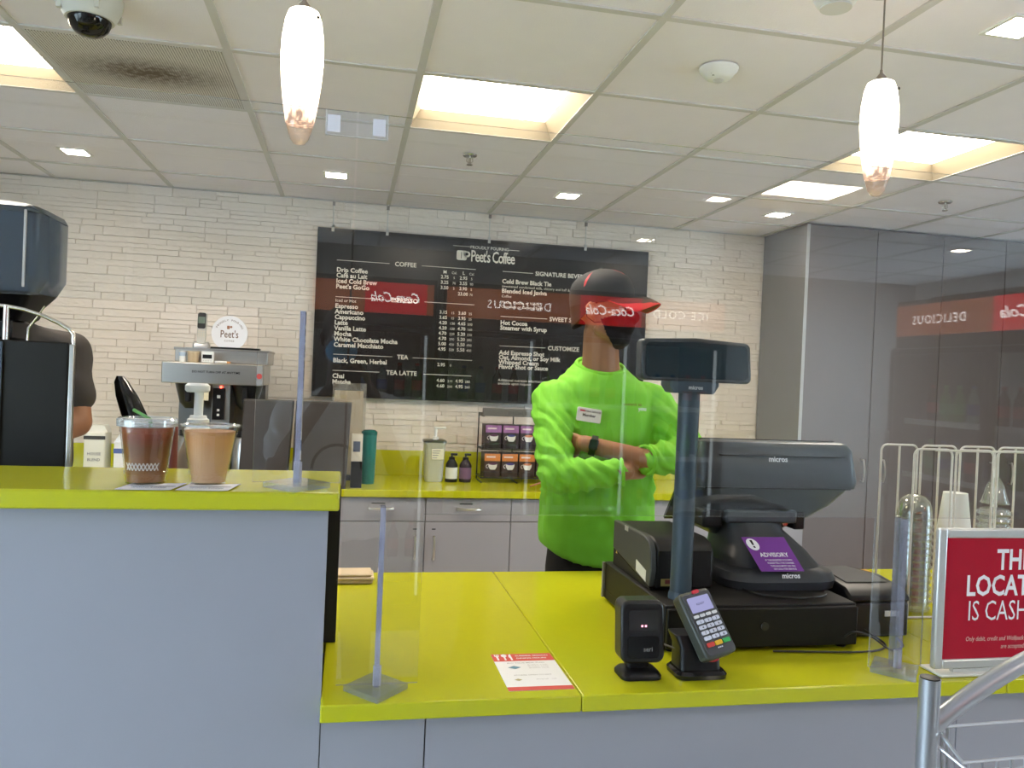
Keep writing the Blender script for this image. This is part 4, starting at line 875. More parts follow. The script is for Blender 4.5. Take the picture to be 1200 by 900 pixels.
def scanner():
    r = empty('barcode_scanner', (.625, 1.61, TB), 'small black barcode scanner on a square foot', 'scanner'); c = (.625, 1.605)
    MB().loft([[(c[0]+a, c[1]+b2, TB+z) for a, b2 in rrect(w, d, .016)] for w, d, z in ((.088, .072, .001), (.088, .072, .008), (.078, .062, .015), (.06, .045, .018))]).build('foot', BLACK(), r)
    MB().loft([[(c[0]+a, c[1]+b2+.01, TB+z) for a, b2 in rrect(w, d, .01)] for w, d, z in ((.05, .03, .017), (.052, .03, .04))]).build('neck', BLACK(), r)
    o = (c[0], c[1], TB+.098); U = X; V = Vector((0, .12, .993))
    MB().prism(rrect(.096, .128, .018, 5), o, U, V, Yv, -.022, .024).build('head', mat('scanner_black', (.012, .012, .013), .3), r, bev=.006, seg=3)
    MB().prism(rrect(.066, .044, .006), (o[0], o[1]-.0225, o[2]+.024), U, V, Yv, -.002, .0005).build('window', mat('scanner_glass', (.03, .028, .028), .06), r)
    MB().prism(rrect(.068, .044, .006), (o[0], o[1]-.026, o[2]-.03), U, V, Yv, -.002, .0005).build('lower_panel', mat('gloss_black'), r)
    for dx in (-.006, .002): MB().box((o[0]+dx, o[1]-.0265, o[2]+.012), (o[0]+dx+.004, o[1]-.024, o[2]+.016)).build('indicator', emis('pink_led', (1, .35, .5), 1.2), r)
    MB().text('seri', (o[0]+.01, o[1]-.0295, o[2]-.038), U, V, .014, .01).build('lettering', mat('logo_grey', (.2, .2, .2), .5), r, fix=False, smooth=False)
scanner()
def pinpad():
    r = empty('card_terminal', (.757, 1.61, TB), 'black card terminal with keypad tilted on its stand', 'card terminal'); cx = .757
    MB().loft([[(cx+a, 1.603+b2, TB+z) for a, b2 in rrect(w, d, .02)] for w, d, z in ((.112, .085, .001), (.114, .087, .010), (.104, .077, .016))]).build('foot', mat('gloss_black'), r)
    MB().loft([[(cx+xo+a, 1.608+yo+b2, TB+z) for a, b2 in rrect(w, d, .012)] for w, d, z, xo, yo in ((.092, .062, .014, 0, 0), (.09, .06, .06, .0, .004), (.08, .055, .085, -.014, .012))]).build('stand', BLACK(), r, bev=.002)
    MB().prism([(.017*math.cos(k*PI/10), .0085*math.sin(k*PI/10)) for k in range(20)], (cx+.022, 1.577, TB+.042), X, Zv, -Yv, 0, .002).build('badge', mat('badge_red', (.55, .03, .05), .35), r)
    V = Vector((-.27, .52, .79)).normalized(); U = Vector((.97, .24, 0)); U = (U-V*U.dot(V)).normalized(); N = U.cross(V); V = V*.87
    o = Vector((.770, 1.583, TB+.116))
    MB().prism(rrect(.086, .166, .012), o, U, V, N, -.030, 0).build('case', mat('case_olive', (.055, .06, .05), .4), r, bev=.006, seg=3)
    MB().prism(rrect(.076, .152, .008), o, U, V, N, .0003, .0022).build('face', mat('face_grey', (.06, .062, .068), .35), r, bev=.001)
    MB().prism(rrect(.060, .038, .003), o+V*.047, U, V, N, .0023, .0030).build('screen', emis('screen_lilac', (.20, .20, .34), .8), r)
    MB().text('READY', o+V*.045+N*.0033, U, V, .007, .01).build('screen_text', mat('screen_ink', (.08, .08, .16), .5), r, fix=False, smooth=False)
    MB().prism(rrect(.018, .009, .004), o+V*.0775, U, V, N, .0023, .006).build('top_button', mat('badge_red'), r)
    km = mat('key_white', (.62, .64, .74), .4); dk = mat('key_ink', (.03, .03, .05), .5)
    for i in range(4): MB().prism(rrect(.013, .007, .002), o+U*(-.0255+.017*i)+V*.019, U, V, N, .0023, .0045).build('soft_key', mat('key_pale', (.7, .7, .7), .4), r)
    lab = '123456789*0#'
    for q in range(12):
        i, j = q % 3, q//3; p = o+U*(-.022+.022*i)+V*(.005-.0135*j)
        k = MB().prism(rrect(.0185, .009, .0025), p, U, V, N, .0023, .0048).build('key', km, r); MB().text(lab[q], p+V*-.003+N*.005, U, V, .008, .02).build('key_digit', dk, k, fix=False, smooth=False)
    for i, (nm, c) in enumerate((('key_red', (.6, .05, .04)), ('key_yellow', (.75, .45, .02)), ('key_green', (.03, .38, .08)))):
        MB().prism(rrect(.0195, .0105, .0025), o+U*(-.022+.022*i)+V*-.0515, U, V, N, .0023, .0048).build('function_key', mat(nm, c, .4), r)
    for i in range(3): MB().prism(rrect(.0035, .003, .001), o+U*(-.005+.005*i)+V*-.0625, U, V, N, .0023, .003).build('light_dot', km, r)
    MB().tube([(.715, 1.61, TB+.05), (.705, 1.66, TB+.045), (.70, 1.72, TB+.02), (.72, 1.7, TB+.004)], .0022, 8).build('cord', mat('cord_grey', (.1, .1, .1), .5), r)
pinpad()
def printer2():
    r = empty('kitchen_printer', (1.36, 1.9, TB), 'black order printer beside the drawer near the red sign', 'printer')
    m = mat('printer_black'); z = TB+.001
    MB().box((1.262, 1.80, z), (1.425, 2.06, z+.085)).build('body', mat('order_printer_black', (.016, .016, .017), .4), r, bev=.005)
    MB().prism([(1.80, .087), (2.055, .087), (2.055, .118), (1.92, .128), (1.83, .118), (1.802, .10)], (1.258, 0, z), Yv, Zv, X, 0, .172).build('cover', BLACK(), r, bev=.008)
    MB().prism([(1.86, .1245), (1.925, .1305), (2.04, .1225), (2.04, .1205)], (1.285, 0, z), Yv, Zv, X, 0, .12).build('top_plate', mat('plate_grey', (.12, .12, .12), .35), r)
    MB().box((1.355, 1.7975, z+.052), (1.395, 1.799, z+.066)).build('rating_label', mat('label_white'), r)
    MB().box((1.426, 1.83, z+.02), (1.446, 1.90, z+.10)).build('power_block', BLACK(), r, bev=.004)
    r = empty('film_cutter', (1.4, 2.16, TB), 'yellow-edged cutter box lying behind the register', 'cutter')
    MB().box((1.24, 2.14, TB+.001), (1.54, 2.20, TB+.07)).build('box', BLACK(), r, bev=.004)
    ym = mat('cutter_yellow', (.62, .36, .02), .4)
    MB().box((1.20, 2.135, TB+.071), (1.56, 2.15, TB+.082)).build('bar', ym, r, bev=.003); MB().box((1.53, 2.128, TB+.055), (1.558, 2.16, TB+.085)).build('slider', ym, r, bev=.005)
    for nm, pts, lb in (('power_cord', [(1.30, 1.80, TB+.02), (1.315, 1.74, TB+.004), (1.27, 1.70, TB+.004), (1.20, 1.69, TB+.004), (1.10, 1.70, TB+.004), (1.0, 1.712, TB+.004)], 'black cord curling on the worktop before the drawer'),
                        ('data_cord', [(1.19, 1.72, TB+.03), (1.20, 1.695, TB+.05), (1.25, 1.70, TB+.035), (1.30, 1.70, TB+.004), (1.35, 1.72, TB+.004), (1.38, 1.78, TB+.004)], 'thin dark cord looping beside the order printer'),
                        ('thin_cable', [(.99, 1.87, DT+.004), (1.01, 1.80, DT+.004), (1.08, 1.77, DT+.004), (1.12, 1.772, DT+.004), (1.15, 1.775, DT+.004), (1.18, 1.79, DT+.004), (1.2, 1.82, DT+.004)], 'thin black cord lying across the drawer top')):
        pp = [Vector(p) for p in pts]; sm = []
        for i in range(len(pp)-1):
            p0, p1, p2, p3 = pp[max(i-1, 0)], pp[i], pp[i+1], pp[min(i+2, len(pp)-1)]
            for t in range(6):
                t /= 6; sm.append(.5*((2*p1)+(-p0+p2)*t+(2*p0-5*p1+4*p2-p3)*t*t+(-p0+3*p1-3*p2+p3)*t**3))
        o = MB().tube(sm+[pp[-1]], .0025, 8).build(nm, mat('cord_black', (.015, .015, .015), .45)); tag(o, lb, 'cord')
printer2()
def flyer():
    r = empty('flyer', (.4, 1.65, TB), 'red and white meal flyer lying on the lime worktop', 'flyer'); z = TB+.0006
    MB().box((.335, 1.543, z-.0004), (.470, 1.750, z)).build('paper', mat('flyer_white', (.78, .78, .78), .55), r)
    rd = mat('flyer_red', (.62, .05, .035), .5)
    MB().box((.335, 1.706, z), (.470, 1.750, z+.0003)).build('header', rd, r); MB().box((.335, 1.543, z), (.470, 1.562, z+.0003)).build('footer', rd, r)
    w = mat('print_pure_white', (.8, .78, .8), .5); zt = z+.0006
    ic = MB().prism([(-.002, -.018), (.002, -.018), (.0025, .004), (.005, .006), (.005, .018), (.0028, .018), (.0026, .008), (.001, .008), (.001, .018), (-.001, .018), (-.001, .008), (-.0026, .008), (-.0028, .018), (-.005, .018), (-.005, .006), (-.0025, .004)], (.346, 1.729, zt), X, Yv, Zv, 0, .0002); ic.build('fork_icon', w, r)
    MB().prism([(-.002, -.018), (.002, -.018), (.002, .0), (.006, .006), (.006, .014), (0, .019), (-.006, .014), (-.006, .006), (-.002, 0)], (.362, 1.729, zt), X, Yv, Zv, 0, .0002).build('spoon_icon', w, r)
    MB().prism([(-.002, -.018), (.002, -.018), (.002, .018), (-.001, .017), (-.004, .008), (-.004, -.002), (-.002, -.003)], (.376, 1.729, zt), X, Yv, Zv, 0, .0002).build('knife_icon', w, r)
    MB().text('SUMMER SESSION', (.387, 1.733, zt), X, Yv, .0095, .02, 'LEFT').text('DINING HOURS', (.387, 1.718, zt), X, Yv, .0095, .02, 'LEFT').build('header_text', w, r, fix=False, smooth=False)
    g = mat('flyer_ink', (.32, .30, .30), .6); t = MB().text('BUY YOUR MEAL PLAN', (.402, 1.690, zt), X, Yv, .008, .01)
    for k in range(3): t.text('Breakfast  Lunch', (.425, 1.678-.009*k, zt), X, Yv, .0065)
    t.text('STORES OPEN TO EAT', (.402, 1.62, zt), X, Yv, .008, .01).text('dining hall    cafe', (.425, 1.597, zt), X, Yv, .0065)
    t.build('body_text', g, r, fix=False, smooth=False)
    MB().prism([(-.014, 0), (0, -.009), (.014, 0), (0, .009)], (.372, 1.667, zt), X, Yv, Zv, 0, .0002).build('diamond_icon', mat('flyer_blue', (.12, .28, .38), .5), r)
    MB().prism([(-.008, 0), (0, -.006), (.008, 0), (0, .006)], (.366, 1.598, zt), X, Yv, Zv, 0, .0002).build('leaf_icon', mat('flyer_olive', (.4, .36, .16), .5), r)
flyer()
r = empty('folded_cloth', (.04, 2.4, TB), 'folded cream cloth at the bar end of the worktop', 'cloth')
cl = mat('cloth_cream', (.66, .52, .36), .8, vary=.05, bump=.2, bscale=300)
for k, (xa, xb, ya, yb, z0, z1) in enumerate(((-.10, .094, 2.36, 2.45, .001, .010), (-.10, .098, 2.357, 2.452, .0105, .020), (-.10, .091, 2.362, 2.448, .0205, .028))):
    MB().box((xa, ya, TB+z0), (xb, yb, TB+z1)).build('fold', cl, r, bev=.004, seg=3)
# ---- red sign in a silver frame
def red_sign():
    x0, x1, z0, z1, y = 1.287, 1.69, .925, 1.236, 1.545
    r = empty('counter_sign', ((x0+x1)/2, y, TB), 'red notice in a silver snap frame on the worktop edge', 'sign')
    fm = mat('sign_silver', (.62, .62, .60), .35, .6); f = .021
    for nm, a, b2, c, d in (('frame_bar', x0, x0+f, z0, z1), ('frame_bar', x1-f, x1, z0, z1)): MB().prism([(a, c), (b2, c+(f if a == x0 else 0)*0), (b2, d), (a, d)], (0, y, 0), X, Zv, Yv, -.008, .008).build(nm, fm, r, bev=.004)
    for c, d in ((z0, z0+f), (z1-f, z1)): MB().box((x0+f, y-.0078, c), (x1-f, y+.0078, d)).build('frame_bar', fm, r, bev=.004)
    p = MB().box((x0+f-.002, y-.003, z0+f-.002), (x1-f+.002, y+.004, z1-f+.002)).build('poster', mat('poster_red', (.40, .008, .025), .25), r)
    MB().box((x0+.01, y-.02, TB+.001), (x1-.01, y+.05, TB+.007)).build('foot', mat('sign_foot', (.7, .69, .62), .3), r, bev=.002)
    MB().box((x0+.05, y-.006, TB+.007), (x1-.05, y+.006, z0)).build('riser', fm, r)
    cx = (x0+x1)/2+.002; yt = y-.0036; w = mat('print_pure_white')
    MB().text('THIS', (cx, yt, 1.145), X, Zv, .064, .022, width=.78).text('LOCATION', (cx, yt, 1.087), X, Zv, .064, .022, width=.78).text('IS CASHLESS', (cx-.0, yt, 1.031), X, Zv, .064, -.004, width=.70).build('lettering', w, p, fix=False, smooth=False)
    MB().text('Only debit, credit and Wolfpack One card payments', (cx, yt, .985), X, Zv, .0145, .0, shear=.2, width=.8).text('are accepted.', (cx, yt, .967), X, Zv, .0145, 0, shear=.2, width=.8).build('small_lettering', mat('print_pink', (.7, .45, .4), .5), p, fix=False, smooth=False)
red_sign()
# ---- wire rack with lids and cups
ORD = ['topmost']+[q+' from the top' for q in 'second third fourth fifth sixth seventh eighth ninth tenth eleventh twelfth thirteenth fourteenth'.split()]
def lid_rack():
    r = empty('cup_rack', (1.75, 2.0, TB), 'white wire rack holding lids and cups on the worktop', 'rack'); wm = mat('wire_white', (.66, .62, .55), .4); R = .0032
    for y in (1.94, 2.09): MB().tube([(1.53, y, TB+.004), (2.06, y, TB+.004)], R, 8).build('base_wire', wm, r)
    for x in (1.53, 2.06): MB().tube([(x, 1.94, TB+.004), (x, 2.09, TB+.004)], R, 8).build('base_wire', wm, r)
    for k in range(4):
        xa, xb = 1.535+.133*k, 1.535+.133*k+.12
        for y in (1.945, 2.085):
            top = 1.378; q = .018
            pts = [(xa, y, TB+.004), (xa, y, top-q)]+[tuple(p) for p in arc((xa+q, y, top-q), q, PI, PI/2, 5, X, Zv)]+[tuple(p) for p in arc((xb-q, y, top-q), q, PI/2, 0, 5, X, Zv)]+[(xb, y, top-q), (xb, y, TB+.004)]
            MB().tube(pts, R, 8).build('hoop_wire', wm, r)
        MB().tube([((xa+xb)/2, 2.085, 1.376), ((xa+xb)/2, 2.085, TB+.006)], R, 8).build('tie_wire', wm, r)
    MB().tube([(1.60, 1.945, 1.376), (2.0, 1.945, 1.376)], R, 8).build('top_wire', wm, r)
    dom = clear('dome_plastic', (.88, .89, .84), .10, .05, body=(.85, .86, .78), bodyfac=.10)
    src = None
    for k in range(14):
        x, y, z = 1.597, 2.012, TB+.010+.0195*k
        if src is None:
            src = MB().lathe([(.050, 0), (.051, .006), (.047, .008), (.046, .016), (.043, .040), (.036, .056), (.024, .067), (.010, .071), (.010, .069), (.023, .0655), (.035, .055), (.042, .039), (.045, .016)], (0, 0, 0), 32).build('dome_lid', dom); o = src
        else: o = src.copy(); col.objects.link(o)
        o.location = (x, y, z); tag(o, 'clear dome lid in the wire rack, %s of its nested stack' % ORD[13-k], 'lid', 'nested clear dome lids')
    wc = mat('paper_cup_white', (.75, .74, .70), .45); src = None
    for k in range(8):
        if src is None: src = MB().lathe([(.046, 0), (.047, .004), (.045, .006), (.032, .118), (.0, .118), (0, .115), (.030, .115), (.043, .006)], (0, 0, 0), 32).build('paper_cup', wc); o = src
        else: o = src.copy(); col.objects.link(o)
        o.location = (1.728, 2.012, TB+.012+.030*k); tag(o, 'white upside-down cup in the wire rack, %s of its nested stack' % ORD[7-k], 'cup', 'nested white cups')
    fl_ = clear('flat_lid_plastic', (.86, .87, .86), .10, .05, body=(.85, .85, .82), bodyfac=.2); src = None
    for k in range(14):
        if src is None: src = MB().lathe([(.044, 0), (.046, .005), (.044, .011), (.038, .012), (.036, .017), (.030, .018), (.030, .0165), (.035, .015), (.037, .010)], (0, 0, 0), 32).build('flat_lid', fl_); o = src
        else: o = src.copy(); col.objects.link(o)
        o.location = (1.861, 2.012, TB+.012+.0205*k); tag(o, 'clear flat lid in the wire rack, %s of its ribbed stack' % ORD[13-k], 'lid', 'stacked clear flat lids')
    for k, (x, lb) in enumerate(((1.861, 'clear plastic cup topping the ribbed lid stack'), )):
        o = empty('plastic_cup', (x, 2.012, TB+.31), lb, 'cup'); MB().lathe([(.036, 0), (.036, .004), (.022, .055), (.010, .075), (.0, .076)], (x, 2.012, TB+.31), 28).build('body', dom, o); MB().tube([(x+.037*math.cos(2*PI*q/28), 2.012+.037*math.sin(2*PI*q/28), TB+.312) for q in range(28)], .0015, 6, True).build('rim', dom, o)
lid_rack()
# ---- silver trolley at the lower corner
def trolley():
    r = empty('trolley', (1.0, .95, 0), 'silver tube trolley with wire basket at the frame corner', 'trolley'); sm = mat('silver_tube', (.50, .52, .56), .3, .85); wm = mat('trolley_wire', (.62, .64, .68), .28, .9)
    y = .95
    p = MB().tube([(.79, y, .1), (.79, y, 1.145)], .0135, 24).build('post', sm, r); MB().lathe([(.0128, 0), (.0128, .002), (.009, .003)], (.79, y, 1.1445), 24).build('end_plug', BLACK(), p)
    pts = []
    for k in range(17):
        t = k/16; x = .792+.30*t; pts.append((x, y+.002, 1.073+.122*math.sin(min(1, t*1.0)*PI/2)**.9 if t > 0 else 1.073))
    MB().tube(pts, .0125, 20).build('handle_tube', sm, r)
    MB().tube([(1.092, y+.002, 1.195), (1.2, y, 1.195), (1.30, y, 1.16)], .0125, 20).build('handle_tube', sm, r)
    MB().tube([(1.30, y, 1.17), (1.30, y, .1)], .0135, 24).build('post', sm, r)
    # basket rims
    for z in (1.077, .98, .88): MB().tube([(.795, y, z), (1.30, y, z+.012)], .0022, 8).build('rim_wire', wm, r)
    for z in (1.053, 1.0385): MB().tube([(.80, y-.05, z), (1.29, y-.05, z+.012)], .0022, 8).build('rim_wire', wm, r)
    MB().tube([(.80, y, 1.056), (.85, y-.16, 1.0)], .0022, 8).build('side_wire', wm, r); MB().tube([(.803, y, 1.077), (.803, y-.05, 1.053)], .0022, 8).build('side_wire', wm, r)
    for k in range(23):
        x = .812+.0215*k; MB().tube([(x, y-.05, 1.053+.0005*k), (x, y-.05, .86)], .0019, 6).build('upright_wire', wm, r)
    for k in range(3): MB().tube([(.803+.009*k, y, 1.077), (.803+.009*k, y-.01, .86)], .0022, 6).build('upright_wire', wm, r)
    MB().tube([(.80, y-.05, .862), (1.29, y-.05, .862)], .0022, 8).build('rim_wire', wm, r)
    for x in (.81, .93, 1.05, 1.17, 1.28): MB().tube([(x, y-.05, .862), (x, y, .862)], .002, 6).build('floor_wire', wm, r)
    for x in (.79, 1.30):
        MB().tube([(x, y-.2, .1), (x, y+.12, .1)], .0135, 16).build('foot_tube', sm, r)
        for dy in (-.18, .1):
            MB().lathe([(.035, -.01), (.045, -.006), (.045, .006), (.035, .01)], (0, 0, 0), 20).build('wheel', BLACK(), r).matrix_basis = Matrix.Translation((x, y+dy, .0455)) @ Matrix.Rotation(PI/2, 4, 'Y')
            MB().box((x-.008, y+dy-.01, .045), (x-.013, y+dy+.01, .1)).build('fork', sm, r)
trolley()
# ================================================================== PEOPLE
def capsule(mb, p0, p1, r0, r1, n=14, m=5):
    """tapered capsule as one closed loft"""
    p0, p1 = Vector(p0), Vector(p1); d = (p1-p0).normalized(); a = d.orthogonal().normalized(); b2 = d.cross(a); rings = []
    for k in range(m): t = -PI/2+(k+.5)*(PI/2)/m; rings.append((p0+d*r0*math.sin(t), r0*math.cos(t)))
    rings += [(p0, r0), (p1, r1)]
    for k in range(m): t = (k+.5)*(PI/2)/m; rings.append((p1+d*r1*math.sin(t), r1*math.cos(t)))
    mb.loft([[c+(a*math.cos(2*PI*q/n)+b2*math.sin(2*PI*q/n))*r for q in range(n)] for c, r in rings])
def chain(mb, pts, rs):
    for i in range(len(pts)-1): capsule(mb, pts[i], pts[i+1], rs[i], rs[i+1])
def organic(mb, name, m, parent, voxel=.008, smooth=6, fac=.5, disp=None):
    me = mb.mesh(name+'_cage'); ob = bpy.data.objects.new('cage', me); col.objects.link(ob)
    rm_ = ob.modifiers.new('r', 'REMESH'); rm_.mode = 'VOXEL'; rm_.voxel_size = voxel; rm_.use_smooth_shade = True
    sm = ob.modifiers.new('s', 'SMOOTH'); sm.iterations = smooth; sm.factor = fac
    dg = bpy.context.evaluated_depsgraph_get(); out = bpy.data.meshes.new_from_object(ob.evaluated_get(dg)); bpy.data.objects.remove(ob); bpy.data.meshes.remove(me)
    if disp:
        nr = [v.normal.copy() for v in out.vertices]
        for v, n in zip(out.vertices, nr): v.co = v.co+n*disp(v.co)
    out.materials.clear(); out.materials.append(m); out.shade_smooth(); out.name = name
    o = bpy.data.objects.new(name, out); col.objects.link(o)
    o.parent = parent; o.matrix_parent_inverse = Matrix.Translation(parent.location).inverted()
    return o
def ellring(cx, cy, z, a, b2, n=28, p=2.5, tilt=0):
    r = []
    for k in range(n):
        t = 2*PI*k/n; c, s = math.cos(t), math.sin(t)
        x = a*math.copysign(abs(c)**(2/p), c); y = b2*math.copysign(abs(s)**(2/p), s); r.append((cx+x, cy+y, z+tilt*y))
    return r
def hand(mb, wrist, palm_dir, up, spread, curl, s=1.0, thumb=1):
    """palm slab and five bent fingers; palm_dir = towards the fingertips, up = back of the hand, spread = across the knuckles"""
    w, d, u, a = Vector(wrist), Vector(palm_dir).normalized(), Vector(up).normalized(), Vector(spread).normalized()
    for q in (-1, -.35, .35, 1): capsule(mb, w+a*q*.017*s, w+d*.085*s+a*q*.031*s, .014*s, .012*s)
    for q, L, rr in ((-1.05, .060, .0078), (-.36, .074, .0086), (.34, .080, .0088), (1.04, .072, .0086)):
        p = w+d*.085*s+a*q*.031*s; dd = d.copy(); pts = [p]
        for k, f in enumerate((.45, .32, .23)):
            dd = (dd-u*math.tan(curl*(.6+.25*k))).normalized(); pts.append(pts[-1]+dd*L*f*s)
        chain(mb, pts, [rr*s*1.08, rr*s, rr*s*.95, rr*s*.85])
    t0 = w+d*.022*s+a*thumb*.026*s; t1 = t0+(d*.55+a*thumb*.75-u*.2).normalized()*.042*s; t2 = t1+(d*.85+a*thumb*.2-u*.3).normalized()*.032*s; t3 = t2+(d*.9-u*.3).normalized()*.024*s
    chain(mb, [t0, t1, t2, t3], [.015*s, .0115*s, .010*s, .009*s])
def noise3(p, f):
    from mathutils import noise
    return noise.noise(Vector(p)*f)
skin = mat('skin_brown', (.31, .138, .070), .5, vary=.06, scale=30, sss=.0)

def head_parts(mb, M, ear=True):
    B = MB()
    B.ball((0, .012, .045), (.076, .098, .088), 20, 14); B.ball((0, -.018, -.03), (.064, .078, .088), 20, 14); B.ball((0, -.062, -.088), (.030, .030, .028)); B.ball((0, -.078, -.045), (.030, .024, .03))
    capsule(B, (0, -.092, .012), (0, -.112, -.022), .010, .014); capsule(B, (-.034, -.078, .030), (.034, -.078, .030), .014, .014)
    for s in (-1, 1): B.ball((s*.045, -.062, -.025), (.022, .022, .022)); capsule(B, (s*.060, -.0, -.06), (s*.03, -.055, -.088), .016, .02)
    for s in (-1, 1):
        if ear:
            pts = [(s*.078, .008, -.026), (s*.086, .022, -.006), (s*.090, .030, .016), (s*.085, .018, .030), (s*.078, .004, .022)]
            chain(B, pts, [.007, .0065, .0065, .0065, .006]); B.ball((s*.080, .014, .004), (.006, .016, .026))
    mb.add([M @ Vector(v) for v in B.v], B.f)

def person_green():
    root = empty('person', (.92, 2.82, 0), 'man in a bright green long-sleeved shirt, black cap and mask with arms crossed', 'person')
    cx, cy = .92, 2.83
    HM = Matrix.Translation((.893, 2.795, 1.776)) @ Matrix.Scale(1.055, 4) @ Matrix.Rotation(math.radians(57), 4, 'Z') @ Matrix.Rotation(math.radians(-3), 4, 'X') @ Matrix.Rotation(math.radians(-3), 4, 'Y')
    LW = Vector((.800, 2.640, 1.312)); RW = Vector((.925, 2.560, 1.228))
    sh_l, el_l, cu_l = Vector((1.120, 2.83, 1.448)), Vector((1.196, 2.665, 1.282)), Vector((1.003, 2.575, 1.268))
    sh_r, el_r, cu_r = Vector((.728, 2.83, 1.448)), Vector((.697, 2.615, 1.200)), Vector((.905, 2.558, 1.226))
    # ---- body: head, neck, trunk, arms and hands in one surface
    b = MB(); head_parts(b, HM)
    capsule(b, (.895, 2.81, 1.70), (.912, 2.84, 1.54), .064, .072)
    capsule(b, (.906, 2.838, 1.60), (.916, 2.845, 1.49), .066, .098); capsule(b, (.905, 2.84, 1.53), (.92, 2.84, 1.42), .062, .09)
    b.loft([ellring(cx, cy, z, a, d) for z, a, d in ((.80, .15, .09), (1.0, .15, .09), (1.2, .155, .095), (1.36, .165, .095), (1.44, .14, .08))])
    chain(b, [(1.0, 2.84, 1.42), sh_l, el_l, cu_l, LW], [.06, .05, .040, .036, .029]); chain(b, [(.83, 2.84, 1.42), sh_r, el_r, cu_r, RW], [.06, .05, .040, .034, .029])
    hand(b, LW+Vector((-.006, .008, .001)), (-.45, .89, .0), (-.85, -.4, .1), (0, .05, 1), .10, .85, -1)
    hand(b, RW+Vector((.010, .006, .001)), (.80, .55, .12), (.35, -.85, 0), (0, -.1, 1), .25, 1.0, 1)
    organic(b, 'body', skin, root, .0055, 5)
    # ---- shirt
    s = MB()
    rg = [(.862, .205, .128, .0), (.88, .212, .132, .0), (.96, .214, .134, .0), (1.06, .208, .132, 0), (1.2, .206, .13, 0), (1.32, .212, .13, 0), (1.40, .206, .122, 0), (1.45, .202, .112, 0), (1.49, .190, .108, 0), (1.522, .164, .103, .06), (1.545, .138, .098, .13), (1.566, .112, .093, .22), (1.582, .094, .088, .32)]
    hem = lambda ring, w: [(x, y, z+w*.066*max(0, (cx-x)/.21)**2) for x, y, z in ring]
    s.loft([hem(ellring(cx-.004+(0 if z < 1.5 else -.008), cy+(0.004 if z > 1.5 else 0), z, a, d, 32, 2.6 if z < 1.44 else 2.2, t), max(0, 1-(z-.862)/.09)) for z, a, d, t in rg])
    chain(s, [(1.0, 2.835, 1.475), sh_l, sh_l.lerp(el_l, .55), el_l], [.070, .076, .070, .064]); chain(s, [el_l, el_l.lerp(cu_l, .55)], [.064, .060]); chain(s, [el_l.lerp(cu_l, .55), cu_l+Vector((.018, .006, -.004))], [.060, .050])
    chain(s, [(.84, 2.835, 1.475), sh_r, sh_r.lerp(el_r, .55), el_r], [.070, .076, .068, .060]); chain(s, [el_r, el_r.lerp(cu_r, .5)], [.060, .056]); chain(s, [el_r.lerp(cu_r, .5), cu_r+Vector((-.016, .006, -.002))], [.056, .043])
    def folds(p):
        d = 0; n = noise3((p.x, p.y, p.z), 9)
        if p.z > 1.12 and (p.x < .80 or p.x > 1.08 or p.y < 2.66):      # sleeves: creases round the arm
            d += .0068*(math.sin(115*(p.z*.8+p.x*.9)+5*n) ** 3)*(1 if p.z < 1.42 else .4)
        else:
            d += .0055*math.sin(46*(p.x*.75+p.z*.55)+6*n)*max(0, 1-abs(p.z-1.08)/.26)+.002*n
        return d+.0012*noise3((p.x, p.y, p.z), 30)
    gm = mat('lime_jersey', (.19, .55, .03), .75, vary=.06, scale=14, bump=.08, bscale=400)
    organic(s, 'shirt', gm, root, .0075, 5, .5, folds)
    col_ = MB().tube([(.908+.087*math.cos(t*PI/20), 2.838+.086*math.sin(t*PI/20), 1.582+.030*math.sin(t*PI/20)) for t in range(40)], .0085, 8, True).build('collar', mat('lime_rib', (.19, .56, .03), .8), root)
    for c, a in ((cu_l, (cu_l-el_l)), (cu_r, (cu_r-el_r))):
        a = a.normalized(); o = a.orthogonal().normalized(); q = a.cross(o); rr = .047 if c is cu_l else .042
        MB().tube([c+a*.006+(o*math.cos(t*PI/14)+q*math.sin(t*PI/14))*rr for t in range(28)], .006, 8, True).build('cuff', mat('lime_rib'), root)
    # ---- trousers and shoes
    t = MB(); t.loft([ellring(cx, cy, z, a, d, 28, 2.4) for z, a, d in ((.74, .185, .115), (.84, .188, .118), (.93, .18, .11))])
    for sx in (-1, 1): chain(t, [(cx+sx*.095, cy, .80), (cx+sx*.105, cy-.01, .48), (cx+sx*.115, cy+.01, .08)], [.095, .07, .058])
    organic(t, 'trousers', mat('trousers_black', (.010, .010, .012), .8), root, .012, 4)
    for sx in (-1, 1):
        q = MB(); capsule(q, (cx+sx*.115, cy+.03, .05), (cx+sx*.125, cy-.16, .042), .048, .040); q.v = [(v[0], v[1], max(v[2], .002)) for v in q.v]; q.build('shoe', BLACK(), root)
    # ---- cap
    Rm = HM.to_3x3()
    def hp(x, y, z): return HM @ Vector((x, y, z))
    prof = [(.032, .0850, .1120), (.060, .0860, .1135), (.085, .0840, .1105), (.108, .0760, .1005), (.127, .060, .081), (.140, .038, .052), (.147, .016, .022), (.149, .002, .002)]
    def crown(az, t):      # t in 0..1 up the crown
        k = t*(len(prof)-1); i = min(int(k), len(prof)-2); f = k-i; z, a, d = [prof[i][q]*(1-f)+prof[i+1][q]*f for q in range(3)]
        back = .012*max(0, math.cos(az-PI/2))*(1-t)
        return Vector((a*math.cos(az), .002+d*math.sin(az), z-back+.004*max(0, -math.sin(az))*(1-t)))
    capm = mat('cap_black', (.020, .019, .020), .8, bump=.1, bscale=500); redm = mat('cap_red', (.42, .015, .025), .6)
    cap = MB().loft([[HM @ crown(2*PI*k/40, t/14) for k in range(40)] for t in range(15)]).build('cap', capm, root)
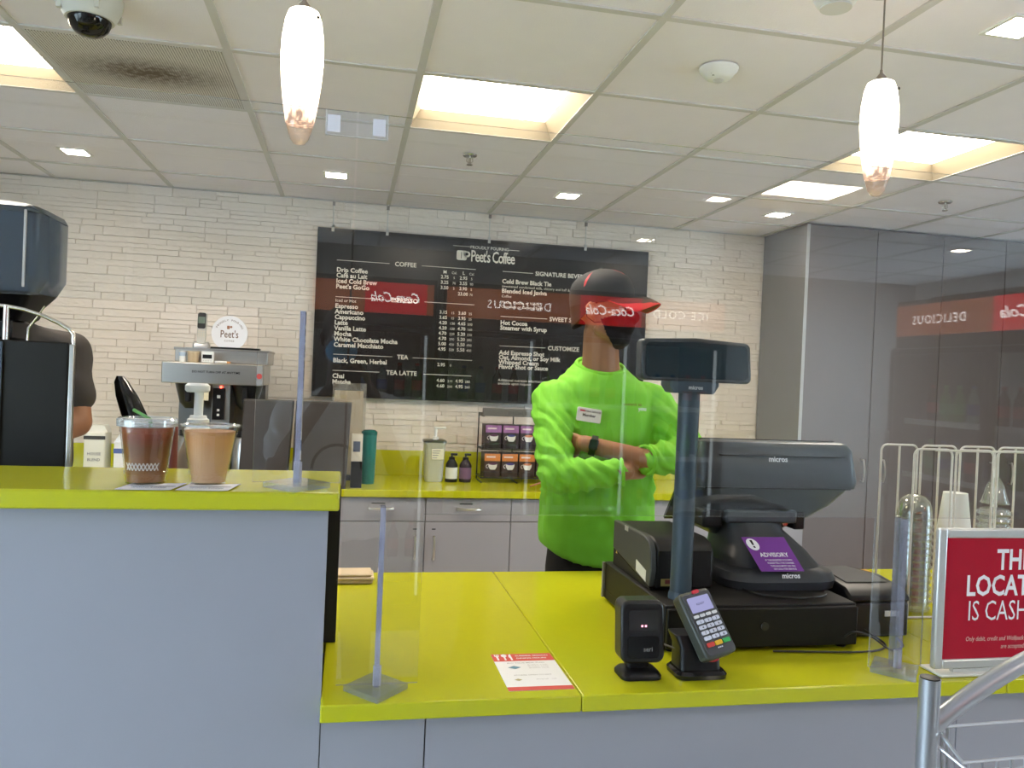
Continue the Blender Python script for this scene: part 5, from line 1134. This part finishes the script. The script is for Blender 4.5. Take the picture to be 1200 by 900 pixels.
    MB().lathe([(0, .0), (.006, 0), (.004, .004)], (0, 0, 0), 14).build('cap_button', capm, cap).matrix_basis = HM @ Matrix.Translation((0, .002, .149))
    def visor(zo, grow, th, m, nm, par):
        n = 24; A = []; Bo = []
        for k in range(n+1):
            az = -PI/2+math.radians(-70+140*k/n); c = crown(az, .04); A.append(Vector((c.x*.97, c.y*.97, c.z)))
            q = math.sin(az+PI/2); x = .086*q*(1+grow); y = -.088-(.108+grow*.1)*math.sqrt(max(0, 1-q*q*.92)); Bo.append(Vector((x, y, .036-.030*q*q-.012)))
        mb = MB(); g = 5; vs = []
        for lay in (0, 1):
            for k in range(n+1):
                for j in range(g+1):
                    f = j/g; p = A[k].lerp(Bo[k], f); p.z += .012*math.sin(f*PI)*(1-abs(2*k/n-1))-lay*th+zo; vs.append(HM @ p)
        m_ = g+1; N = (n+1)*m_; f = [(k*m_+j, (k+1)*m_+j, (k+1)*m_+j+1, k*m_+j+1) for k in range(n) for j in range(g)]
        f2 = [tuple(i+N for i in q[::-1]) for q in f]; e = [(k*m_+g, (k+1)*m_+g, (k+1)*m_+g+N, k*m_+g+N) for k in range(n)]+[(j, j+1, j+1+N, j+N) for j in range(g)]+[(n*m_+j, n*m_+j+1, n*m_+j+1+N, n*m_+j+N) for j in range(g)]
        return mb.add(vs, f+f2+e).build(nm, m, par)
    visor(0, 0, .0025, capm, 'visor', cap); visor(-.0026, .045, .0022, redm, 'visor_trim', cap)
    for az0, az1, t0, t1, w in ((-105, -118, .52, .80, .055), (-200, -195, .30, .66, .05)):
        vs = []; n = 8
        for k in range(n+1):
            f = k/n; az = math.radians(az0+(az1-az0)*f); ww = w*(1-.75*abs(2*f-1)**2)*(1.4-.6*f)
            for sgn in (-1, 1): c = crown(az+sgn*ww*.9, t0+(t1-t0)*f); c2 = (c-Vector((0, .01, .05))).normalized(); vs.append(HM @ (c+c2*.0012))
        MB().add(vs, [(2*k, 2*k+1, 2*k+3, 2*k+2) for k in range(n)]).build('red_slash', redm, cap)
    # ---- hair below the cap, beard shadow
    hair = mat('hair_black', (.012, .009, .008), .7)
    def shell(az0, az1, z0, z1, a, d, nm, m, zf=None, taper=0):
        n, g = 18, 6; vs = []
        for lay in (0, 1):
            for k in range(n+1):
                az = math.radians(az0+(az1-az0)*k/n)
                for j in range(g+1):
                    f = j/g; za, zb = (z0, z1) if zf is None else zf(k/n); z = za+(zb-za)*f; sc = 1-taper*(1-f)-lay*.03
                    vs.append(HM @ Vector((a*sc*math.cos(az), .010+d*sc*math.sin(az), z)))
        m_ = g+1; N = (n+1)*m_; f = [(k*m_+j, (k+1)*m_+j, (k+1)*m_+j+1, k*m_+j+1) for k in range(n) for j in range(g)]; f2 = [tuple(i+N for i in q[::-1]) for q in f]
        e = []
        for k in range(n): e += [(k*m_, (k+1)*m_, (k+1)*m_+N, k*m_+N), (k*m_+g, (k+1)*m_+g, (k+1)*m_+g+N, k*m_+g+N)]
        for j in range(g): e += [(j, j+1, j+1+N, j+N), (n*m_+j, n*m_+j+1, n*m_+j+1+N, n*m_+j+N)]
        return MB().add(vs, f+f2+e).build(nm, m, root)
    shell(-22, 202, -.045, .05, .0815, .1045, 'hair', hair, lambda u: (.030-.085*math.sin(max(0, min(1, (u-.08)/.84))*PI)**.8, .055), .05)
    # ---- face mask wraps nose to chin
    mb = MB(); e_ = .0055; B = MB()
    B.ball((0, -.018, -.03), (.064+e_, .078+e_, .088+e_), 24, 16); B.ball((0, -.062, -.088), .030+e_); B.ball((0, -.080, -.045), (.034+e_, .026+e_, .034+e_))
    capsule(B, (0, -.092, .004), (0, -.108, -.022), .012+e_, .015+e_)
    for s_ in (-1, 1): B.ball((s_*.045, -.062, -.025), .022+e_); capsule(B, (s_*.060, -.0, -.06), (s_*.03, -.055, -.088), .016+e_, .02+e_)
    mb.add([HM @ Vector(v) for v in B.v], B.f)
    mk = organic(mb, 'face_mask', mat('mask_black', (.006, .005, .009), .85, spec=.2), root, .0045, 10, .5)
    Hi = HM.inverted(); bm = bmesh.new(); bm.from_mesh(mk.data); kill = []
    for v in bm.verts:
        p = Hi @ v.co
        if not (p.z < .004-.27*(p.y+.11) and p.y < -.008-.38*(-.02-p.z) and p.z > -.130): kill.append(v)
    bmesh.ops.delete(bm, geom=kill, context='VERTS'); bm.to_mesh(mk.data); bm.free()
    so = mk.modifiers.new('cloth', 'SOLIDIFY'); so.thickness = .0015; so.offset = 1
    for s_ in (-1, 1):
        MB().tube([hp(s_*.070, -.012, -.035), hp(s_*.080, .006, -.036), hp(s_*.086, .030, -.018), hp(s_*.084, .034, .012), hp(s_*.080, .012, .034), hp(s_*.072, -.012, -.012)], .0016, 6).build('ear_loop', mat('mask_black'), mk)
    ew = mat('eye_white', (.65, .62, .58), .2)
    for s_ in (-1, 1):
        o = MB().ball(hp(s_*.031, -.076, .010), .0125, 14, 10).build('eye', ew, root); MB().ball(hp(s_*.031+.002, -.0865, .0095), .0052, 12, 8).build('iris', mat('iris_dark', (.02, .01, .006), .15), o)
        MB().tube([hp(s_*.031+.022*math.cos(k*PI/10), -.100-.0+.010*abs(s_*.031+.022*math.cos(k*PI/10))/.05, .006+.016*math.sin(k*PI/10)) for k in range(20)], .0011, 6, True).build('spectacle_rim', mat('spectacle_metal', (.35, .28, .24), .3, .8), root)
        MB().tube([hp(s_*.053, -.090, .010), hp(s_*.076, -.04, .012), hp(s_*.083, .010, .016)], .0012, 6).build('spectacle_arm', mat('spectacle_metal'), root)
        MB().tube([hp(s_*.012, -.098, .034), hp(s_*.032, -.094, .040), hp(s_*.052, -.076, .032)], .0035, 8).build('eyebrow', hair, root)
    MB().ball(hp(0, -.055, -.108), (.030, .030, .022), 16, 10).build('beard', mat('beard_dark', (.035, .018, .011), .9), root)
    # ---- watch, badge, print
    a = (LW-cu_l).normalized(); wc = cu_l.lerp(LW, .86); o = Vector((0, 0, 1)); o = (o-a*o.dot(a)).normalized(); q = a.cross(o)
    w = MB(); w.loft([[wc+a*xx+(o*math.cos(t*PI/14)+q*math.sin(t*PI/14))*rr for t in range(28)] for xx, rr in ((-.011, .0335), (-.011, .0355), (.011, .0350), (.011, .0330))], caps=False); wt = w.build('watch', mat('watch_band', (.012, .012, .013), .5), root)
    nf = Vector((-.05, -1, .12)); nf = (nf-a*nf.dot(a)).normalized(); up = nf.cross(a)
    MB().prism(rrect(.030, .036, .007), wc, a, up, nf, .030, .043).build('watch_case', mat('watch_black', (.008, .008, .009), .12), wt, bev=.002)
    bx = Vector((.826, 2.688, 1.407)); U = Vector((.985, -.03, -.12)).normalized(); V = Vector((.12, .10, .985)).normalized(); Nn = U.cross(V)
    bd = MB().prism(rrect(.088, .048, .005), bx, U, V, Nn, .0, .004).build('name_badge', mat('badge_cream', (.76, .70, .62), .4), root, bev=.0008)
    MB().prism(rrect(.018, .006, .001), bx+U*-.026+V*.013, U, V, Nn, .0042, .0046).build('badge_logo', mat('badge_red'), bd)
    MB().text('DINING SERVICES', bx+U*.010+V*.010+Nn*.0045, U, V, .008, .02).text('Member', bx+U*.0+V*-.006+Nn*.0045, U, V, .014, .03).build('badge_text', mat('badge_ink', (.06, .03, .03), .5), bd, fix=False, smooth=False)
    pc = Vector((.985, 2.688, 1.445))
    MB().text('commit to', pc, X, Zv, .016, .01).build('chest_print', mat('print_brown', (.22, .12, .03), .6), root, fix=False, smooth=False)
    MB().text('you', pc+Vector((.036, -.002, -.016)), X, Zv, .020, .03).build('chest_print', mat('print_pure_white'), root, fix=False, smooth=False)
person_green()

def barista():
    root = empty('person', (-1.08, 2.8, 0), 'barista in a dark grey polo working behind the espresso machine', 'person')
    cx, cy = -1.08, 2.80
    HM = Matrix.Translation((-1.085, 2.72, 1.735)) @ Matrix.Rotation(math.radians(35), 4, 'Z') @ Matrix.Rotation(math.radians(18), 4, 'X')
    b = MB(); head_parts(b, HM); capsule(b, (-1.08, 2.76, 1.66), (-1.08, 2.80, 1.52), .058, .066)
    b.loft([ellring(cx, cy, z, a, d) for z, a, d in ((.85, .15, .09), (1.1, .15, .09), (1.36, .16, .095), (1.46, .14, .08))])
    sl, el, wl = Vector((-.915, 2.80, 1.46)), Vector((-.868, 2.76, 1.265)), Vector((-.99, 2.58, 1.20)); sr, er, wr = Vector((-1.25, 2.80, 1.46)), Vector((-1.29, 2.70, 1.25)), Vector((-1.18, 2.56, 1.18))
    chain(b, [(-.99, 2.8, 1.42), sl, el, wl], [.06, .055, .046, .03]); chain(b, [(-1.16, 2.8, 1.42), sr, er, wr], [.06, .05, .04, .028])
    hand(b, wl, (-.7, -.6, -.2), (0, -.5, .85), (.6, -.7, 0), .3, 1, -1); hand(b, wr, (.4, -.8, -.2), (0, -.4, .9), (.8, .4, 0), .3, 1, 1)
    organic(b, 'body', skin, root, .0065, 5)
    s = MB(); s.loft([ellring(cx, cy, z, a, d, 32, 2.5) for z, a, d in ((.86, .19, .12), (1.1, .19, .125), (1.36, .19, .125), (1.43, .17, .11), (1.50, .13, .095), (1.555, .085, .08))])
    chain(s, [(-1.01, 2.80, 1.495), sl+Vector((0, 0, .01)), sl.lerp(el, .58)], [.060, .070, .066]); chain(s, [(-1.15, 2.80, 1.495), sr+Vector((0, 0, .01)), sr.lerp(er, .6)], [.062, .075, .066])
    organic(s, 'polo_shirt', mat('polo_charcoal', (.045, .038, .034), .8, vary=.1), root, .009, 5, .5, lambda p: .004*math.sin(40*(p.x+p.z)+5*noise3(p, 8)))
    MB().tube([(-1.08+.075*math.cos(t*PI/16), 2.785+.075*math.sin(t*PI/16), 1.575+.03*math.sin(t*PI/16)) for t in range(32)], .016, 8, True).build('collar', mat('polo_charcoal'), root)
    t = MB(); t.loft([ellring(cx, cy, z, a, d, 28, 2.4) for z, a, d in ((.74, .17, .11), (.84, .175, .112), (.95, .165, .105))])
    for sx in (-1, 1): chain(t, [(cx+sx*.09, cy, .80), (cx+sx*.1, cy-.01, .46), (cx+sx*.105, cy+.01, .08)], [.09, .066, .055])
    organic(t, 'trousers', mat('trousers_black'), root, .012, 4)
    for sx in (-1, 1):
        q = MB(); capsule(q, (cx+sx*.105, cy+.03, .05), (cx+sx*.11, cy-.15, .042), .046, .038); q.v = [(v[0], v[1], max(v[2], .002)) for v in q.v]; q.build('shoe', BLACK(), root)
    h = MB(); h.ball((0, .02, .052), (.082, .102, .096), 24, 16); h.ball((0, .05, -.01), (.07, .07, .09)); M2 = MB(); M2.add([HM @ Vector(v) for v in h.v], h.f); organic(M2, 'hair', mat('hair_black'), root, .007, 4)
    k = MB(); k.ball((0, -.070, -.055), (.058, .050, .055), 24, 14); M3 = MB(); M3.add([HM @ Vector(v) for v in k.v], k.f); M3.build('face_mask', mat('mask_black'), root)
    for s_ in (-1, 1):
        o = MB().ball(HM @ Vector((s_*.031, -.079, .008)), .0118, 14, 10).build('eye', mat('eye_white'), root); MB().ball(HM @ Vector((s_*.031, -.0885, .006)), .005, 12, 8).build('iris', mat('iris_dark'), o)
    root.scale = (1.02, 1.02, 1.05); root.location.x += .03
barista()
# ================================================================== SHOP FLOOR BEHIND THE PHOTOGRAPHER
# lit drink coolers, seen mirrored in the acrylic shields and glossy doors
def bottle_src(m, lm):
    o = MB().lathe([(0, 0), (.030, 0), (.032, .01), (.032, .12), (.026, .15), (.012, .18), (.012, .205), (0, .205)], (0, 0, 0), 16).build('soda_bottle', m)
    MB().lathe([(.0325, .05), (.0325, .11)], (0, 0, 0), 16).build('label', lm, o); MB().lathe([(.0135, .195), (.0135, .212), (0, .212)], (0, 0, 0), 12).build('cap', lm, o)
    return o
def cooler(M, W, nd, words, label, tag_, drinks):
    r = empty('drink_cooler', M.to_translation(), label, 'drink cooler', 'drink coolers on the shop floor')
    fr = mat('cooler_black', (.02, .02, .02), .4); D = .7; Ht = 2.08
    # local frame: u along the front (viewer's left to right), v up, w towards the shopper
    U = (M.to_3x3() @ Vector((1, 0, 0))); Wv = (M.to_3x3() @ Vector((0, -1, 0))); O = M.to_translation()
    P = lambda u, w, z: O+U*u+Wv*w+Zv*z
    def bx(nm, m, a, b2, par=r, **k):
        f = lambda p: P(p.x, p.y, p.z); return MB().box(a, b2, f).build(nm, m, par, **k)
    bx('back_wall', mat('cooler_liner', (.62, .63, .64), .4), (.03, -D, .12), (W-.03, -D+.03, 1.80)); bx('side_wall', fr, (0, -D, 0), (.03, 0, 1.80)); bx('side_wall', fr, (W-.03, -D, 0), (W, 0, 1.80))
    bx('floor_box', fr, (.03, -D, 0), (W-.03, 0, .12)); bx('top_box', fr, (0, -D, 1.80), (W, -.02, Ht))
    h = bx('header', mat('header_scene', (.16, .05, .02), .3, vary=.9, scale=5, emit=(.5, .13, .03), estr=.8), (.02, -.02, 1.87), (W-.02, 0, 2.05))
    lm_ = emis('header_letters', (.9, .86, .82), 3.5); rp = mat('header_red', (.5, .01, .01), .3, emit=(.75, .012, .02), estr=1.1)
    for kind, u0, u1 in words:
        if kind == 'Coca-Cola':
            q = bx('header_panel', rp, (u0, 0, 1.87), (u1, .002, 2.05), h); MB().text(kind, P((u0+u1)/2, .003, 1.935), U, Zv, .085, .01, shear=.35, width=(u1-u0)/.46).build('lettering', lm_, h, fix=False, smooth=False)
        else: MB().text(kind, P((u0+u1)/2, .003, 1.935), U, Zv, .072, .0, spacing=1.25, width=(u1-u0)/(len(kind)*.062)).build('lettering', lm_, h, fix=False, smooth=False)
    gl = clear('cooler_glass', (.93, .96, .96), .04); w = W/nd
    for d in range(nd):
        q = bx('door', gl, (d*w+.04, .0, .16), ((d+1)*w-.04, .006, 1.76))
        for a, b2 in (((d*w+.005, -.004, .125), (d*w+.04, .02, 1.79)), (((d+1)*w-.04, -.004, .125), ((d+1)*w-.005, .02, 1.79)), ((d*w+.04, -.004, .125), ((d+1)*w-.04, .02, .16)), ((d*w+.04, -.004, 1.76), ((d+1)*w-.04, .02, 1.79))): bx('door_frame', fr, a, b2, q)
        bx('door_handle', CHROME(), ((d+1)*w-.035, .021, .9), ((d+1)*w-.02, .05, 1.3), q)
        bx('light_strip', emis('cooler_tube', (.9, .96, 1), .9), (d*w+.045, -.05, .2), (d*w+.06, -.035, 1.75))
    for z in (.4, .72, 1.04, 1.36):
        bx('shelf', mat('cooler_shelf', (.6, .62, .64), .35), (.035, -D+.05, z), (W-.035, -.08, z+.012)); bx('price_rail', mat('price_rail', (.7, .72, .75), .4), (.035, -.08, z-.012), (W-.035, -.075, z+.02))
    src = []
    for i, (nm, c, lc) in enumerate(drinks):
        o = bottle_src(mat(nm, c, .15), mat(nm+'_label', lc, .4)); src.append([o, False])
    n = int((W-.14)/.105); cnt = 0; rows = ['lowest', 'second', 'third', 'top']; nth = 'first second third fourth fifth sixth seventh eighth ninth tenth eleventh twelfth thirteenth fourteenth fifteenth sixteenth'.split()
    for si, z in enumerate((.412, .732, 1.052, 1.372)):
        for k in range(n):
            kind = (k//2+si) % len(src); s_, used = src[kind]; p = P(.09+k*.105, -.13, z+.001)
            if not used: o = s_; src[kind][1] = True
            else: o = copy_tree(s_)
            o.location = p; tag(o, '%s soda bottle along the %s shelf of the %s' % (nth[k], rows[si], tag_), 'bottle', 'bottles in the '+tag_)
RZ = Matrix.Rotation(PI, 4, 'Z')
dr = [('cola', (.05, .012, .008), (.5, .01, .01)), ('clear_soda', (.3, .4, .36), (.05, .12, .4)), ('lime_soda', (.12, .3, .05), (.1, .4, .1))]
cooler(Matrix.Translation((2.36, -1.62, 0)) @ RZ, 1.82, 3, [('ICE COLD', .08, .56), ('Coca-Cola', .58, .98), ('DELICIOUS', 1.10, 1.62)], 'three-door black drink cooler with a lit header behind the photographer', 'wide cooler', dr)
cooler(Matrix.Translation((.50, -1.62, 0)) @ RZ, .74, 1, [('Coca-Cola', .06, .42)], 'single-door black drink cooler with a red lit header', 'narrow cooler', dr)
cooler(Matrix.Translation((3.25, .35, 0)) @ Matrix.Rotation(-PI/2, 4, 'Z'), 1.55, 2, [('Coca-Cola', .25, .78), ('DELICIOUS', .90, 1.45)], 'two-door drink cooler standing sideways along the window wall', 'sideways cooler', dr)

# ---- the photographer, mirrored in the shields
def photographer():
    root = empty('person', (-.03, -.36, 0), 'photographer in a white t-shirt and blue mask holding up a phone', 'person')
    cx, cy = -.03, -.36; dk = mat('skin_deep', (.10, .05, .032), .5, vary=.05)
    HM = Matrix.Translation((-.03, -.33, 1.655)) @ RZ
    b = MB(); head_parts(b, HM); capsule(b, (cx, -.35, 1.58), (cx, cy, 1.42), .055, .064)
    b.loft([ellring(cx, cy, z, a, d) for z, a, d in ((.80, .15, .09), (1.1, .15, .09), (1.3, .16, .095), (1.38, .14, .08))])
    wr = {}
    for s_ in (-1, 1):
        sh, el = Vector((cx+s_*.19, cy, 1.365)), Vector((cx+s_*.24, cy+.12, 1.13)); w = Vector((.012+s_*.085, -.115, 1.44))
        chain(b, [(cx+s_*.09, cy, 1.35), sh, el, w], [.06, .052, .042, .029])
        hand(b, w, (-s_*.35, .25, .9), (s_*.9, -.2, .2), (0, .95, -.25), .45, .95, -1)
    organic(b, 'body', dk, root, .0065, 5)
    s = MB(); s.loft([ellring(cx, cy, z, a, d, 32, 2.5) for z, a, d in ((.82, .21, .135), (1.0, .205, .135), (1.25, .205, .13), (1.34, .195, .115), (1.41, .14, .095), (1.45, .085, .08))])
    for s_ in (-1, 1): sh, el = Vector((cx+s_*.19, cy, 1.365)), Vector((cx+s_*.24, cy+.12, 1.13)); chain(s, [(cx+s_*.09, cy, 1.375), sh, sh.lerp(el, .72)], [.065, .074, .078])
    organic(s, 't_shirt', mat('t_shirt_white', (.74, .76, .80), .85), root, .009, 5, .5, lambda p: .004*math.sin(38*(p.x+p.z)+5*noise3(p, 8)))
    MB().tube(arc((cx, cy+.142, 1.12), .10, 0, PI, 20, X, Zv), .006, 6).build('shirt_print', mat('print_charcoal', (.06, .06, .06), .7), root)
    t = MB(); t.loft([ellring(cx, cy, z, a, d, 28, 2.4) for z, a, d in ((.72, .18, .115), (.84, .185, .118), (.93, .175, .11))])
    for sx in (-1, 1): chain(t, [(cx+sx*.095, cy, .78), (cx+sx*.105, cy+.01, .46), (cx+sx*.115, cy, .08)], [.093, .068, .057])
    organic(t, 'trousers', mat('denim', (.05, .07, .12), .8), root, .012, 4)
    for sx in (-1, 1):
        q = MB(); capsule(q, (cx+sx*.115, cy-.03, .05), (cx+sx*.125, cy+.16, .042), .048, .040); q.v = [(v[0], v[1], max(v[2], .002)) for v in q.v]; q.build('shoe', BLACK(), root)
    h = MB(); h.ball((0, .022, .05), (.084, .104, .096), 24, 16); M2 = MB(); M2.add([HM @ Vector(v) for v in h.v], h.f); M2.build('hair', mat('hair_black'), root)
    k = MB(); k.ball((0, -.070, -.050), (.064, .052, .055), 24, 14); M3 = MB(); M3.add([HM @ Vector(v) for v in k.v], k.f); M3.build('face_mask', mat('mask_blue', (.12, .36, .62), .8), root)
    for s_ in (-1, 1):
        o = MB().ball(HM @ Vector((s_*.031, -.079, .008)), .0118, 14, 10).build('eye', mat('eye_white'), root); MB().ball(HM @ Vector((s_*.031, -.0885, .006)), .005, 12, 8).build('iris', mat('iris_dark'), o)
    ph = empty('mobile_phone', (.012, -.05, 1.47), 'black phone held up by the photographer', 'phone')
    MB().prism(rrect(.078, .155, .010), (.012, -.058, 1.49), X, Zv, Yv, -.004, .004).build('case', BLACK(), ph, bev=.001); MB().prism(rrect(.024, .024, .006), (.0, -.054, 1.545), X, Zv, Yv, 0, .002).build('camera_bump', mat('gloss_black'), ph)
photographer()
